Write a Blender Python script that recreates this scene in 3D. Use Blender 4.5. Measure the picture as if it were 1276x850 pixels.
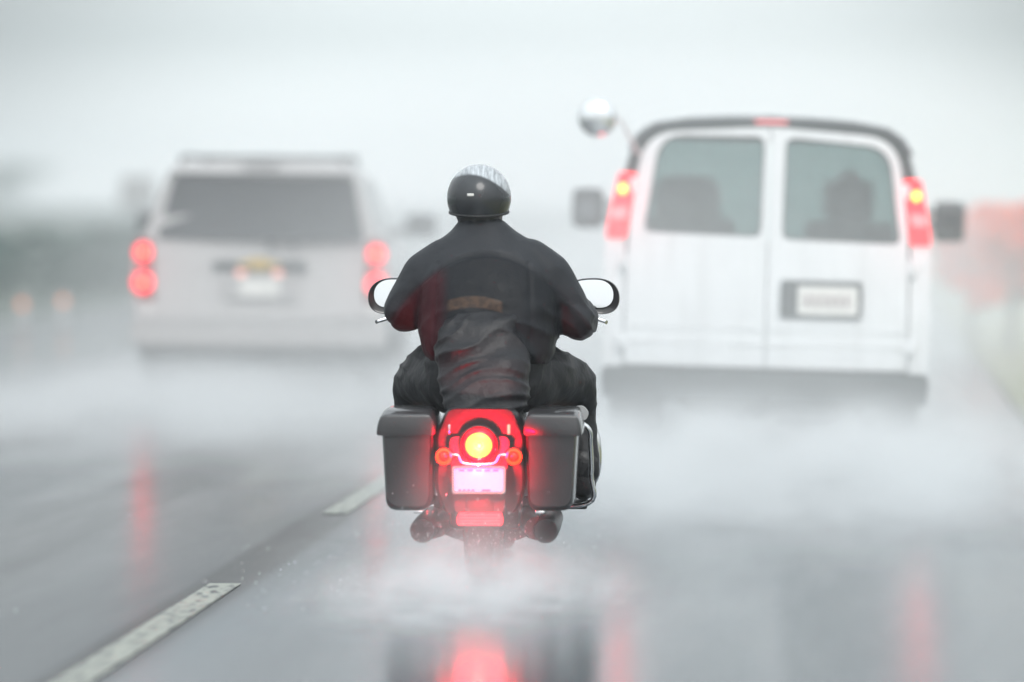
import bpy, bmesh, math, random
from mathutils import Vector, Matrix, noise
random.seed(7)
R = math.radians
SC = bpy.context.scene
COL = SC.collection
for o in list(bpy.data.objects): bpy.data.objects.remove(o)

# ---------------------------------------------------------------- camera
FPX, CAMH = 5700.0, 1.60
cam_d = bpy.data.cameras.new('camera'); cam = bpy.data.objects.new('camera', cam_d); COL.objects.link(cam)
cam_d.sensor_width = 36.0; cam_d.lens = FPX/1276*36.0
cam_d.clip_start = .5; cam_d.clip_end = 9000
YAW, PITCH = math.atan(427/FPX), math.atan(178/FPX)
cam.location = (0, 0, CAMH); cam.rotation_euler = (math.pi/2-PITCH, 0, YAW)
cam_d.dof.use_dof = True; cam_d.dof.focus_distance = 19.8; cam_d.dof.aperture_fstop = 1.05
SC.camera = cam
CM = Matrix.Rotation(YAW, 3, 'Z') @ Matrix.Rotation(math.pi/2-PITCH, 3, 'X')
def W(px, py, D):
    d = CM @ Vector(((px-638)/FPX, -(py-425)/FPX, -1)); d *= D/d.y
    return Vector((d.x, d.y, d.z+CAMH))

def G(px, py):
    d = CM @ Vector(((px-638)/FPX, -(py-425)/FPX, -1)); d *= -CAMH/d.z
    return Vector((d.x, d.y, 0))

# ---------------------------------------------------------------- sky, sun, exposure
SUN_EL, SUN_AZ = 46, 165          # degrees above the horizon; behind the camera, a little to the right
world = bpy.data.worlds.new('World'); SC.world = world; world.use_nodes = True
nt = world.node_tree; nt.nodes.clear()
def N(t, typ, **kw):
    n = t.nodes.new(typ)
    for k, v in kw.items(): setattr(n, k, v)
    return n
wo = N(nt, 'ShaderNodeOutputWorld'); bg = N(nt, 'ShaderNodeBackground'); bg.inputs['Strength'].default_value = .1
sky = N(nt, 'ShaderNodeTexSky', sky_type='NISHITA'); sky.sun_disc = False
sky.sun_elevation = R(SUN_EL); sky.sun_rotation = R(SUN_AZ); sky.air_density = 1; sky.dust_density = 6; sky.ozone_density = 1
tc = N(nt, 'ShaderNodeTexCoord')
sep = N(nt, 'ShaderNodeSeparateXYZ'); nt.links.new(tc.outputs['Generated'], sep.inputs[0])
ramp = N(nt, 'ShaderNodeValToRGB')           # overcast deck: brighter overhead than at the horizon
cr = ramp.color_ramp; cr.elements[0].position = 0; cr.elements[0].color = (.82, .85, .85, 1)
cr.elements[1].position = 1; cr.elements[1].color = (1.36, 1.5, 1.58, 1)
e = cr.elements.new(.035); e.color = (.43, .475, .48, 1)
e = cr.elements.new(.10); e.color = (.74, .78, .80, 1)
nt.links.new(sep.outputs['Z'], ramp.inputs[0])
nz = N(nt, 'ShaderNodeTexNoise'); nz.inputs['Scale'].default_value = 3.2; nz.inputs['Detail'].default_value = 3
nt.links.new(tc.outputs['Generated'], nz.inputs['Vector'])
mr = N(nt, 'ShaderNodeMapRange'); mr.inputs['To Min'].default_value = 8.6; mr.inputs['To Max'].default_value = 11.4
nt.links.new(nz.outputs['Fac'], mr.inputs['Value'])
# a brighter gap in the cloud low over the road ahead
dot = N(nt, 'ShaderNodeVectorMath', operation='DOT_PRODUCT')
bd = (W(660, 330, 10)-Vector((0, 0, CAMH))).normalized(); dot.inputs[1].default_value = bd
nt.links.new(tc.outputs['Generated'], dot.inputs[0])
mr2 = N(nt, 'ShaderNodeMapRange', interpolation_type='SMOOTHSTEP')
mr2.inputs['From Min'].default_value = math.cos(R(8.0)); mr2.inputs['From Max'].default_value = 1.0
mr2.inputs['To Min'].default_value = .76; mr2.inputs['To Max'].default_value = 1.8
nt.links.new(dot.outputs['Value'], mr2.inputs['Value'])
bk_ = N(nt, 'ShaderNodeMapRange', interpolation_type='SMOOTHSTEP')      # thinner cloud behind, on the sun's side
bk_.inputs['From Min'].default_value = .3; bk_.inputs['From Max'].default_value = -.8; bk_.inputs['To Min'].default_value = 1; bk_.inputs['To Max'].default_value = 1.55
nt.links.new(sep.outputs['Y'], bk_.inputs['Value'])
mm0 = N(nt, 'ShaderNodeMath', operation='MULTIPLY'); nt.links.new(mr.outputs[0], mm0.inputs[0]); nt.links.new(bk_.outputs[0], mm0.inputs[1])
mm = N(nt, 'ShaderNodeMath', operation='MULTIPLY'); nt.links.new(mm0.outputs[0], mm.inputs[0]); nt.links.new(mr2.outputs[0], mm.inputs[1])
vs = N(nt, 'ShaderNodeVectorMath', operation='SCALE'); nt.links.new(ramp.outputs[0], vs.inputs[0]); nt.links.new(mm.outputs[0], vs.inputs['Scale'])
mx = N(nt, 'ShaderNodeMix', data_type='RGBA'); mx.inputs[0].default_value = .96
nt.links.new(sky.outputs[0], mx.inputs[6]); nt.links.new(vs.outputs[0], mx.inputs[7])
nt.links.new(mx.outputs[2], bg.inputs[0]); nt.links.new(bg.outputs[0], wo.inputs[0])

sd = bpy.data.lights.new('sun', 'SUN'); sd.energy = 1.1; sd.angle = R(30); sd.color = (1, .97, .93)
sun = bpy.data.objects.new('sun', sd); COL.objects.link(sun)
az = R(SUN_AZ); to_sun = Vector((math.sin(az)*math.cos(R(SUN_EL)), math.cos(az)*math.cos(R(SUN_EL)), math.sin(R(SUN_EL))))
sun.rotation_euler = to_sun.to_track_quat('Z', 'Y').to_euler()
SC.view_settings.view_transform = 'Standard'; SC.view_settings.look = 'None'
SC.view_settings.exposure = 0.27; SC.view_settings.gamma = 1; SC.view_settings.use_curve_mapping = False
SC.render.engine = 'CYCLES'
SC.cycles.volume_bounces = 7; SC.cycles.max_bounces = 10; SC.cycles.transparent_max_bounces = 16
SC.cycles.volume_step_rate = 1.0; SC.cycles.volume_max_steps = 160; SC.cycles.use_denoising = True
SC.cycles.caustics_reflective = False; SC.cycles.caustics_refractive = False

# ---------------------------------------------------------------- materials
def pm(name, col, rough=.5, metal=0., var=.12, scale=12., bump=0., bscale=60., coat=0., emis=None, estr=0., spec=.5):
    m = bpy.data.materials.new(name); m.use_nodes = True; t = m.node_tree; b = t.nodes['Principled BSDF']
    tcn = N(t, 'ShaderNodeTexCoord'); n = N(t, 'ShaderNodeTexNoise'); n.inputs['Scale'].default_value = scale; n.inputs['Detail'].default_value = 5
    t.links.new(tcn.outputs['Object'], n.inputs['Vector'])
    r = N(t, 'ShaderNodeMapRange'); r.inputs['To Min'].default_value = 1-var; r.inputs['To Max'].default_value = 1+var
    t.links.new(n.outputs['Fac'], r.inputs['Value'])
    v = N(t, 'ShaderNodeVectorMath', operation='SCALE'); v.inputs[0].default_value = col; t.links.new(r.outputs[0], v.inputs['Scale'])
    t.links.new(v.outputs[0], b.inputs['Base Color'])
    rr = N(t, 'ShaderNodeMapRange'); rr.inputs['To Min'].default_value = max(rough*(1-2*var), .02); rr.inputs['To Max'].default_value = min(1, rough*(1+2*var))
    t.links.new(n.outputs['Fac'], rr.inputs['Value']); t.links.new(rr.outputs[0], b.inputs['Roughness'])
    b.inputs['Metallic'].default_value = metal; b.inputs['Coat Weight'].default_value = coat; b.inputs['Coat Roughness'].default_value = .08
    b.inputs['Specular IOR Level'].default_value = spec
    if bump:
        n2 = N(t, 'ShaderNodeTexNoise'); n2.inputs['Scale'].default_value = bscale; n2.inputs['Detail'].default_value = 4
        t.links.new(tcn.outputs['Object'], n2.inputs['Vector'])
        bp = N(t, 'ShaderNodeBump'); bp.inputs['Strength'].default_value = bump; bp.inputs['Distance'].default_value = .01
        t.links.new(n2.outputs['Fac'], bp.inputs['Height']); t.links.new(bp.outputs[0], b.inputs['Normal'])
    if emis: b.inputs['Emission Color'].default_value = (*emis, 1); b.inputs['Emission Strength'].default_value = estr
    return m
M = {}
M['black_paint'] = pm('black_paint', (.019, .017, .019), .38, var=.25, coat=.8, bump=.12, bscale=90)
M['black_metal'] = pm('black_metal', (.02, .02, .022), .38, .3, bump=.1)
M['chrome'] = pm('chrome', (.75, .75, .76), .12, 1.)
M['rubber'] = pm('rubber', (.018, .018, .019), .55, bump=.3, bscale=80)
M['leather'] = pm('leather', (.018, .017, .018), .4, bump=.35, bscale=70)
M['denim'] = pm('wet_trousers', (.010, .010, .012), .5, bump=.4, bscale=35, spec=.25)
M['cloth'] = pm('wet_dark_cloth', (.006, .0055, .008), .46, bump=.4, bscale=40, spec=.42)
M['glove'] = pm('glove_leather', (.02, .018, .018), .5, bump=.3)
M['skin'] = pm('skin', (.42, .24, .17), .5)
M['white_paint'] = pm('white_paint', (.80, .81, .82), .3, var=.04, scale=3, coat=.4)
def grimy(m, col, amt):
    t = m.node_tree; b = t.nodes['Principled BSDF']; src = b.inputs['Base Color'].links[0].from_socket
    tcn = N(t, 'ShaderNodeTexCoord'); mp = N(t, 'ShaderNodeMapping'); mp.inputs['Scale'].default_value = (9, 9, .9); t.links.new(tcn.outputs['Object'], mp.inputs[0])
    n = N(t, 'ShaderNodeTexNoise'); n.inputs['Scale'].default_value = 1.6; n.inputs['Detail'].default_value = 6; t.links.new(mp.outputs[0], n.inputs['Vector'])
    r = N(t, 'ShaderNodeMapRange'); r.inputs['From Min'].default_value = .46; r.inputs['From Max'].default_value = .72; r.inputs['To Max'].default_value = amt; t.links.new(n.outputs['Fac'], r.inputs['Value'])
    mx_ = N(t, 'ShaderNodeMix', data_type='RGBA'); t.links.new(r.outputs[0], mx_.inputs[0]); t.links.new(src, mx_.inputs[6]); mx_.inputs[7].default_value = (*col, 1); t.links.new(mx_.outputs[2], b.inputs['Base Color'])
grimy(M['white_paint'], (.34, .33, .31), .16)
M['silver_paint'] = pm('silver_paint', (.46, .44, .435), .34, .15, var=.05, scale=3, coat=.4)
M['dark_trim'] = pm('dark_trim', (.08, .08, .085), .5)
M['grey_trim'] = pm('grey_trim', (.05, .058, .06), .45)
M['gutter'] = pm('roof_gutter_grey', (.17, .18, .19), .5)
M['dark_glass'] = pm('privacy_glass', (.018, .02, .024), .12, coat=.3)
M['interior'] = pm('van_interior', (.10, .11, .112), .8)
M['seat_cloth'] = pm('seat_cloth', (.10, .10, .105), .8)
M['plate'] = pm('plate_metal', (.78, .76, .72), .35, var=.05)
M['plate_mark'] = pm('plate_mark', (.38, .3, .3), .5)
M['gold'] = pm('gold_badge', (.72, .48, .12), .3, .9)
M['mirror'] = pm('mirror_glass', (.82, .83, .84), .03, 1., var=.01)
M['red_lens'] = pm('red_lens', (.4, .008, .01), .2, emis=(1, .008, .02), estr=2.29)
M['red_lens_dim'] = pm('red_lens_dim', (.5, .02, .03), .2, emis=(1, .015, .03), estr=0.931)
M['lamp_housing'] = pm('lamp_housing', (.12, .02, .02), .25, emis=(1, .08, .1), estr=0.0828)
M['red_lens_mid'] = pm('clear_red_lens', (.7, .3, .3), .2, emis=(1, .13, .15), estr=0.759)
M['tahoe_lens'] = pm('round_red_lens', (.4, .008, .01), .2, emis=(1, .008, .02), estr=2.32)
M['hot_bulb'] = pm('lit_bulb', (.8, .5, .2), .3, emis=(1, .74, .04), estr=2.35)
M['small_bulb'] = pm('lit_small_bulb', (.8, .3, .2), .3, emis=(1, .45, .12), estr=3.65)
M['bike_lens'] = pm('brake_lens', (.5, .0, .01), .2, emis=(1, .0, .006), estr=3.59)
M['bike_bulb'] = pm('brake_bulb', (.8, .6, .1), .3, emis=(1, .86, .015), estr=0.828)
M['bike_bulb_core'] = pm('brake_bulb_core', (.8, .6, .1), .3, emis=(.8, .55, .0), estr=0.69)
M['low_brake'] = pm('low_brake_bar', (.5, .02, .03), .25, emis=(1, .04, .08), estr=0.88)
M['low_brake_rib'] = pm('low_brake_rib', (.5, .05, .05), .25, emis=(1, .22, .25), estr=0.966)
M['signal'] = pm('amber_red_lens', (.7, .08, .01), .2, emis=(1, .09, .01), estr=0.759)
M['signal_rim'] = pm('signal_rim', (.4, .03, .01), .25, emis=(1, .03, .01), estr=0.483)
M['plate_light'] = pm('plate_light', (.9, .5, .4), .3, emis=(1, .36, .3), estr=0.737)
M['amber'] = pm('amber_reflector', (.9, .3, .05), .3, emis=(1, .22, .05), estr=0.895)
M['post'] = pm('white_post', (.4, .4, .4), .6)
M['steel'] = pm('galvanised_steel', (.25, .26, .27), .5, .6)
M['leaf_dark'] = pm('hedge_leaf', (.012, .056, .042), .6, var=.4, scale=1.2)
M['leaf_mid'] = pm('tree_leaf', (.05, .085, .04), .6, var=.4, scale=.8)
M['leaf_orange'] = pm('autumn_leaf', (.9, .13, .03), .6, var=.25, scale=1.5)
M['bark'] = pm('bark', (.07, .055, .045), .85, bump=.6, bscale=20)
M['frame_tan'] = pm('peach_lens', (.3, .2, .15), .3, emis=(1, .55, .35), estr=1.3*.7)

# jacket: black leather, tail-lamp flare painted maroon on left side, worn tan arc on the back
def jacket_mat():
    m = pm('jacket_leather', (.009, .010, .013), .52, var=.25, bump=.35, bscale=30)
    t = m.node_tree; b = t.nodes['Principled BSDF']; src = b.inputs['Base Color'].links[0].from_socket
    tcn = N(t, 'ShaderNodeTexCoord'); s = N(t, 'ShaderNodeSeparateXYZ'); t.links.new(tcn.outputs['Object'], s.inputs[0])
    def rng(sock, a, b_, lo=0., hi=1.):
        r = N(t, 'ShaderNodeMapRange', interpolation_type='SMOOTHSTEP'); r.inputs['From Min'].default_value = a; r.inputs['From Max'].default_value = b_
        r.inputs['To Min'].default_value = lo; r.inputs['To Max'].default_value = hi; t.links.new(sock, r.inputs['Value']); return r.outputs[0]
    def mth(op, a, b_):
        n = N(t, 'ShaderNodeMath', operation=op)
        for k, v in ((0, a), (1, b_)):
            if isinstance(v, (int, float)): n.inputs[k].default_value = v
            else: t.links.new(v, n.inputs[k])
        return n.outputs[0]
    X, Z = s.outputs['X'], s.outputs['Z']
    flare_mask = mth('MULTIPLY', rng(X, -.14, -.21), rng(Z, 1.36, 1.24))
    mxx = N(t, 'ShaderNodeMix', data_type='RGBA'); t.links.new(flare_mask, mxx.inputs[0]); t.links.new(src, mxx.inputs[6]); mxx.inputs[7].default_value = (.036, .002, .006, 1)
    # greyer yoke over the shoulders, cut in an arc
    yk = rng(mth('ADD', Z, mth('MULTIPLY', mth('MULTIPLY', X, X), 1.7)), 1.345, 1.385)
    my = N(t, 'ShaderNodeMix', data_type='RGBA'); t.links.new(yk, my.inputs[0]); t.links.new(mxx.outputs[2], my.inputs[6]); my.inputs[7].default_value = (.030, .032, .037, 1); mxx = my
    # tan arc
    x0 = mth('ADD', X, .045); x2 = mth('MULTIPLY', mth('MULTIPLY', x0, x0), 1.6)
    zz = mth('ADD', Z, x2)
    band = mth('MULTIPLY', rng(zz, 1.135, 1.148), rng(zz, 1.195, 1.182))
    band = mth('MULTIPLY', band, mth('MULTIPLY', rng(X, -.165, -.145), rng(X, .085, .065)))
    nn = N(t, 'ShaderNodeTexNoise'); nn.inputs['Scale'].default_value = 45; t.links.new(tcn.outputs['Object'], nn.inputs['Vector'])
    band = mth('MULTIPLY', band, rng(nn.outputs['Fac'], .3, .62, .5, .95))
    m2 = N(t, 'ShaderNodeMix', data_type='RGBA'); t.links.new(band, m2.inputs[0]); t.links.new(mxx.outputs[2], m2.inputs[6]); m2.inputs[7].default_value = (.075, .045, .03, 1)
    t.links.new(m2.outputs[2], b.inputs['Base Color']); return m
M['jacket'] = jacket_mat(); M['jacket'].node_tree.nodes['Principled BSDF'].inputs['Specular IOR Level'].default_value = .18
def helmet_mat():
    m = pm('helmet_gloss', (.028, .03, .034), .25, var=.2, coat=.4)
    t = m.node_tree; b = t.nodes['Principled BSDF']; src = b.inputs['Base Color'].links[0].from_socket
    tcn = N(t, 'ShaderNodeTexCoord'); sx = N(t, 'ShaderNodeSeparateXYZ'); t.links.new(tcn.outputs['Object'], sx.inputs[0])
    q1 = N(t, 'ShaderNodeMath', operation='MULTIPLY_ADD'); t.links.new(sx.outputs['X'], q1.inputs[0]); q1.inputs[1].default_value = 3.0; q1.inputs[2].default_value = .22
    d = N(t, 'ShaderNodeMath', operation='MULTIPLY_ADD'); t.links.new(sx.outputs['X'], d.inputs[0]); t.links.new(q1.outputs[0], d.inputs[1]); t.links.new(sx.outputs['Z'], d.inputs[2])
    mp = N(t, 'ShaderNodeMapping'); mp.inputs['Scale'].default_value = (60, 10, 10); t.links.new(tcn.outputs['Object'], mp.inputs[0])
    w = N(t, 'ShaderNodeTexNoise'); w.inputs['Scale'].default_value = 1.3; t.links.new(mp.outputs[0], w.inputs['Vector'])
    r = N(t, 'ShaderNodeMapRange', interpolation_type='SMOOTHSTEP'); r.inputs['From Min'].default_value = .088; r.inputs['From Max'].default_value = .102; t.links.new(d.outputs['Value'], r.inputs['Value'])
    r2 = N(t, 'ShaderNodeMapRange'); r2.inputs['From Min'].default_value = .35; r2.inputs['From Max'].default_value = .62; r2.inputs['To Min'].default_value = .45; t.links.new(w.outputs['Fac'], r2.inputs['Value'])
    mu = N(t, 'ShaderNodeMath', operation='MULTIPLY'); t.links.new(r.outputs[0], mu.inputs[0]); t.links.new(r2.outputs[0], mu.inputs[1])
    mxx = N(t, 'ShaderNodeMix', data_type='RGBA'); t.links.new(mu.outputs[0], mxx.inputs[0]); t.links.new(src, mxx.inputs[6]); mxx.inputs[7].default_value = (.52, .55, .58, 1)  # gloss reflection painted as pale streaks over the crown
    t.links.new(mxx.outputs[2], b.inputs['Base Color']); return m
M['helmet'] = helmet_mat()
def glass_mat(name, tint, gl=.12):
    m = bpy.data.materials.new(name); m.use_nodes = True; t = m.node_tree; t.nodes.clear()
    o = N(t, 'ShaderNodeOutputMaterial'); tr = N(t, 'ShaderNodeBsdfTransparent'); tr.inputs[0].default_value = (*tint, 1)
    g = N(t, 'ShaderNodeBsdfGlossy'); g.inputs['Roughness'].default_value = .08; mxs = N(t, 'ShaderNodeMixShader')
    n = N(t, 'ShaderNodeTexNoise'); n.inputs['Scale'].default_value = 6; r = N(t, 'ShaderNodeMapRange'); r.inputs['To Min'].default_value = gl*.6; r.inputs['To Max'].default_value = gl*1.4
    t.links.new(n.outputs['Fac'], r.inputs['Value']); t.links.new(r.outputs[0], mxs.inputs[0])
    t.links.new(tr.outputs[0], mxs.inputs[1]); t.links.new(g.outputs[0], mxs.inputs[2]); t.links.new(mxs.outputs[0], o.inputs[0]); return m
M['van_glass'] = glass_mat('green_tinted_glass', (.44, .54, .53))
M['clear_glass'] = glass_mat('windscreen_glass', (.8, .9, .88), .1)

# ---------------------------------------------------------------- mesh helpers
def NB(): return bmesh.new()
def obj(name, bm, mat, parent=None, smooth=True, angle=40):
    me = bpy.data.meshes.new(name); bmesh.ops.recalc_face_normals(bm, faces=bm.faces); bm.to_mesh(me); bm.free()
    return link(name, me, mat, parent, smooth, angle)
def link(name, me, mat, parent=None, smooth=True, angle=40):
    if mat:
        me.materials.clear(); me.materials.append(mat)
    if smooth:
        me.polygons.foreach_set('use_smooth', [True]*len(me.polygons))
        try: me.set_sharp_from_angle(angle=R(angle))
        except Exception: pass
    o = bpy.data.objects.new(name, me); COL.objects.link(o)
    if parent: o.parent = parent
    return o
def tag(o, label=None, cat=None, group=None, kind=None):
    for k, v in (('label', label), ('category', cat), ('group', group), ('kind', kind)):
        if v: o[k] = v
    return o
def empty(name, loc=(0, 0, 0), rz=0., ry=0.):
    o = bpy.data.objects.new(name, None); COL.objects.link(o); o.location = loc; o.rotation_euler = (0, ry, rz); o.empty_display_size = .2; return o
def box(bm, c, s, bev=0., seg=2, rot=None):
    r = bmesh.ops.create_cube(bm, size=1); vs_ = r['verts']
    for v in vs_: v.co = Vector((v.co.x*s[0], v.co.y*s[1], v.co.z*s[2]))
    if bev:
        es = list({e_ for v in vs_ for e_ in v.link_edges})
        q = bmesh.ops.bevel(bm, geom=es, offset=bev, segments=seg, affect='EDGES', profile=.5)
        vs_ = list({v for f in q['faces'] for v in f.verts} | {v for v in vs_ if v.is_valid})
    for v in vs_:
        if rot is not None: v.co = rot @ v.co
        v.co += Vector(c)
    return vs_
def frame_of(d):
    d = d.normalized(); u = Vector((0, 0, 1)) if abs(d.z) < .9 else Vector((1, 0, 0))
    a = d.cross(u).normalized(); return a, d.cross(a).normalized()
def tube(bm, pts, rad, seg=12, cap=True):
    pts = [Vector(p) for p in pts]; n = len(pts); rads = rad if isinstance(rad, (list, tuple)) else [rad]*n
    rings = []; a = None
    for i, p in enumerate(pts):
        d = (pts[min(i+1, n-1)]-pts[max(i-1, 0)])
        if a is None: a, b = frame_of(d)
        else:
            dn = d.normalized(); a = (a-dn*a.dot(dn)).normalized(); b = dn.cross(a).normalized()
        rings.append([bm.verts.new(p+(a*math.cos(2*math.pi*k/seg)+b*math.sin(2*math.pi*k/seg))*rads[i]) for k in range(seg)])
    for r0, r1 in zip(rings, rings[1:]):
        for k in range(seg): bm.faces.new((r0[k], r0[(k+1) % seg], r1[(k+1) % seg], r1[k]))
    if cap: bm.faces.new(rings[0][::-1]); bm.faces.new(rings[-1])
def spline(pts, n=6):
    P = [Vector(p) for p in pts]; out = []
    for i in range(len(P)-1):
        p0, p1, p2, p3 = P[max(i-1, 0)], P[i], P[i+1], P[min(i+2, len(P)-1)]
        for k in range(n):
            t = k/n; out.append(.5*((2*p1)+(p2-p0)*t+(2*p0-5*p1+4*p2-p3)*t*t+(3*p1-p0-3*p2+p3)*t**3))
    out.append(P[-1]); return out
def lathe(bm, prof, c=(0, 0, 0), axis='X', seg=32, closed=False):
    c = Vector(c); rings = []
    for (h, r) in prof:
        ring = []
        for k in range(seg):
            t = 2*math.pi*k/seg; a, b = r*math.cos(t), r*math.sin(t)
            ring.append(bm.verts.new(c+(Vector((h, a, b)) if axis == 'X' else Vector((a, h, b)) if axis == 'Y' else Vector((a, b, h)))))
        rings.append(ring)
    pr = list(zip(rings, rings[1:]))
    if closed: pr.append((rings[-1], rings[0]))
    for r0, r1 in pr:
        for k in range(seg): bm.faces.new((r0[k], r0[(k+1) % seg], r1[(k+1) % seg], r1[k]))
    if not closed:
        if prof[0][1] > 1e-5: bm.faces.new(rings[0])
        if prof[-1][1] > 1e-5: bm.faces.new(rings[-1][::-1])
    bmesh.ops.remove_doubles(bm, verts=bm.verts, dist=1e-6)
def ellip(bm, c, r, seg=24, rot=None, sub=None):
    q = bmesh.ops.create_uvsphere(bm, u_segments=seg, v_segments=max(8, seg//2), radius=1)
    for v in q['verts']:
        v.co = Vector((v.co.x*r[0], v.co.y*r[1], v.co.z*r[2]))
        if rot is not None: v.co = rot @ v.co
        v.co += Vector(c)
def prism(bm, poly, y0, y1, yf=None):
    """poly: (x,z) outline, extruded along y; yf(x,z) shifts both faces"""
    f = yf or (lambda x, z: 0)
    a = [bm.verts.new((x, y0+f(x, z), z)) for x, z in poly]; b = [bm.verts.new((x, y1+f(x, z), z)) for x, z in poly]; n = len(poly)
    bm.faces.new(a[::-1]); bm.faces.new(b)
    for k in range(n): bm.faces.new((a[k], a[(k+1) % n], b[(k+1) % n], b[k]))
def roundpoly(poly, r, n=5):
    out = []; m = len(poly)
    for i in range(m):
        p, q, s = Vector(poly[i-1]), Vector(poly[i]), Vector(poly[(i+1) % m])
        a = (p-q); b = (s-q); rr = min(r if not isinstance(r, (list, tuple)) else r[i], a.length*.45, b.length*.45)
        p0 = q+a.normalized()*rr; p1 = q+b.normalized()*rr
        for k in range(n+1):
            t = k/n; v = p0*(1-t)**2+q*2*t*(1-t)+p1*t*t; out.append((v.x, v.y))
    return out
def loft(bm, rings, cap0=True, cap1=True, closed=True, skip=None, bm2=None):
    vr = [[bm.verts.new(p) for p in r] for r in rings]; n = len(rings[0]); v2 = {}
    for i, (r0, r1) in enumerate(zip(vr, vr[1:])):
        for k in range(n if closed else n-1):
            k2 = (k+1) % n
            if skip and skip(i, k):
                if bm2 is not None:
                    q = [bm2.verts.new(v.co) for v in (r0[k], r0[k2], r1[k2], r1[k])]; bm2.faces.new(q)
                continue
            try: bm.faces.new((r0[k], r0[k2], r1[k2], r1[k]))
            except ValueError: pass
    if cap0: bm.faces.new(vr[0][::-1])
    if cap1: bm.faces.new(vr[-1])
def capsule(bm, p0, r0, p1, r1, seg=20):
    p0, p1 = Vector(p0), Vector(p1); d = (p1-p0); L = d.length; dn = d/L; pts, rs = [], []
    for k in range(6):
        t = math.pi/2*k/6; pts.append(p0-dn*r0*math.cos(t)); rs.append(max(r0*math.sin(t), 1e-3))
    for k in range(7): pts.append(p0+d*k/6); rs.append(r0+(r1-r0)*k/6)
    for k in range(1, 7):
        t = math.pi/2*k/6; pts.append(p1+dn*r1*math.sin(t)); rs.append(max(r1*math.cos(t), 1e-3))
    tube(bm, pts, rs, seg)
def chain(bm, pts):
    for (a, ra), (b, rb) in zip(pts, pts[1:]): capsule(bm, a, ra, b, rb)
def organic(name, bm, mat, parent, voxel=.014, smooth=6, folds=None):
    me = bpy.data.meshes.new('tmp'); bmesh.ops.recalc_face_normals(bm, faces=bm.faces); bm.to_mesh(me); bm.free()
    o = bpy.data.objects.new('tmp', me); COL.objects.link(o)
    m = o.modifiers.new('r', 'REMESH'); m.mode = 'VOXEL'; m.voxel_size = voxel
    if smooth: s = o.modifiers.new('s', 'SMOOTH'); s.factor = .6; s.iterations = smooth
    dg = bpy.context.evaluated_depsgraph_get(); me2 = bpy.data.meshes.new_from_object(o.evaluated_get(dg)); bpy.data.objects.remove(o); me2.name = name
    if folds:
        nrm = [v.normal.copy() for v in me2.vertices]
        for v, n in zip(me2.vertices, nrm): v.co = v.co+n*folds(v.co)
        me2.update()
    return link(name, me2, mat, parent, True, 180)

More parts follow.
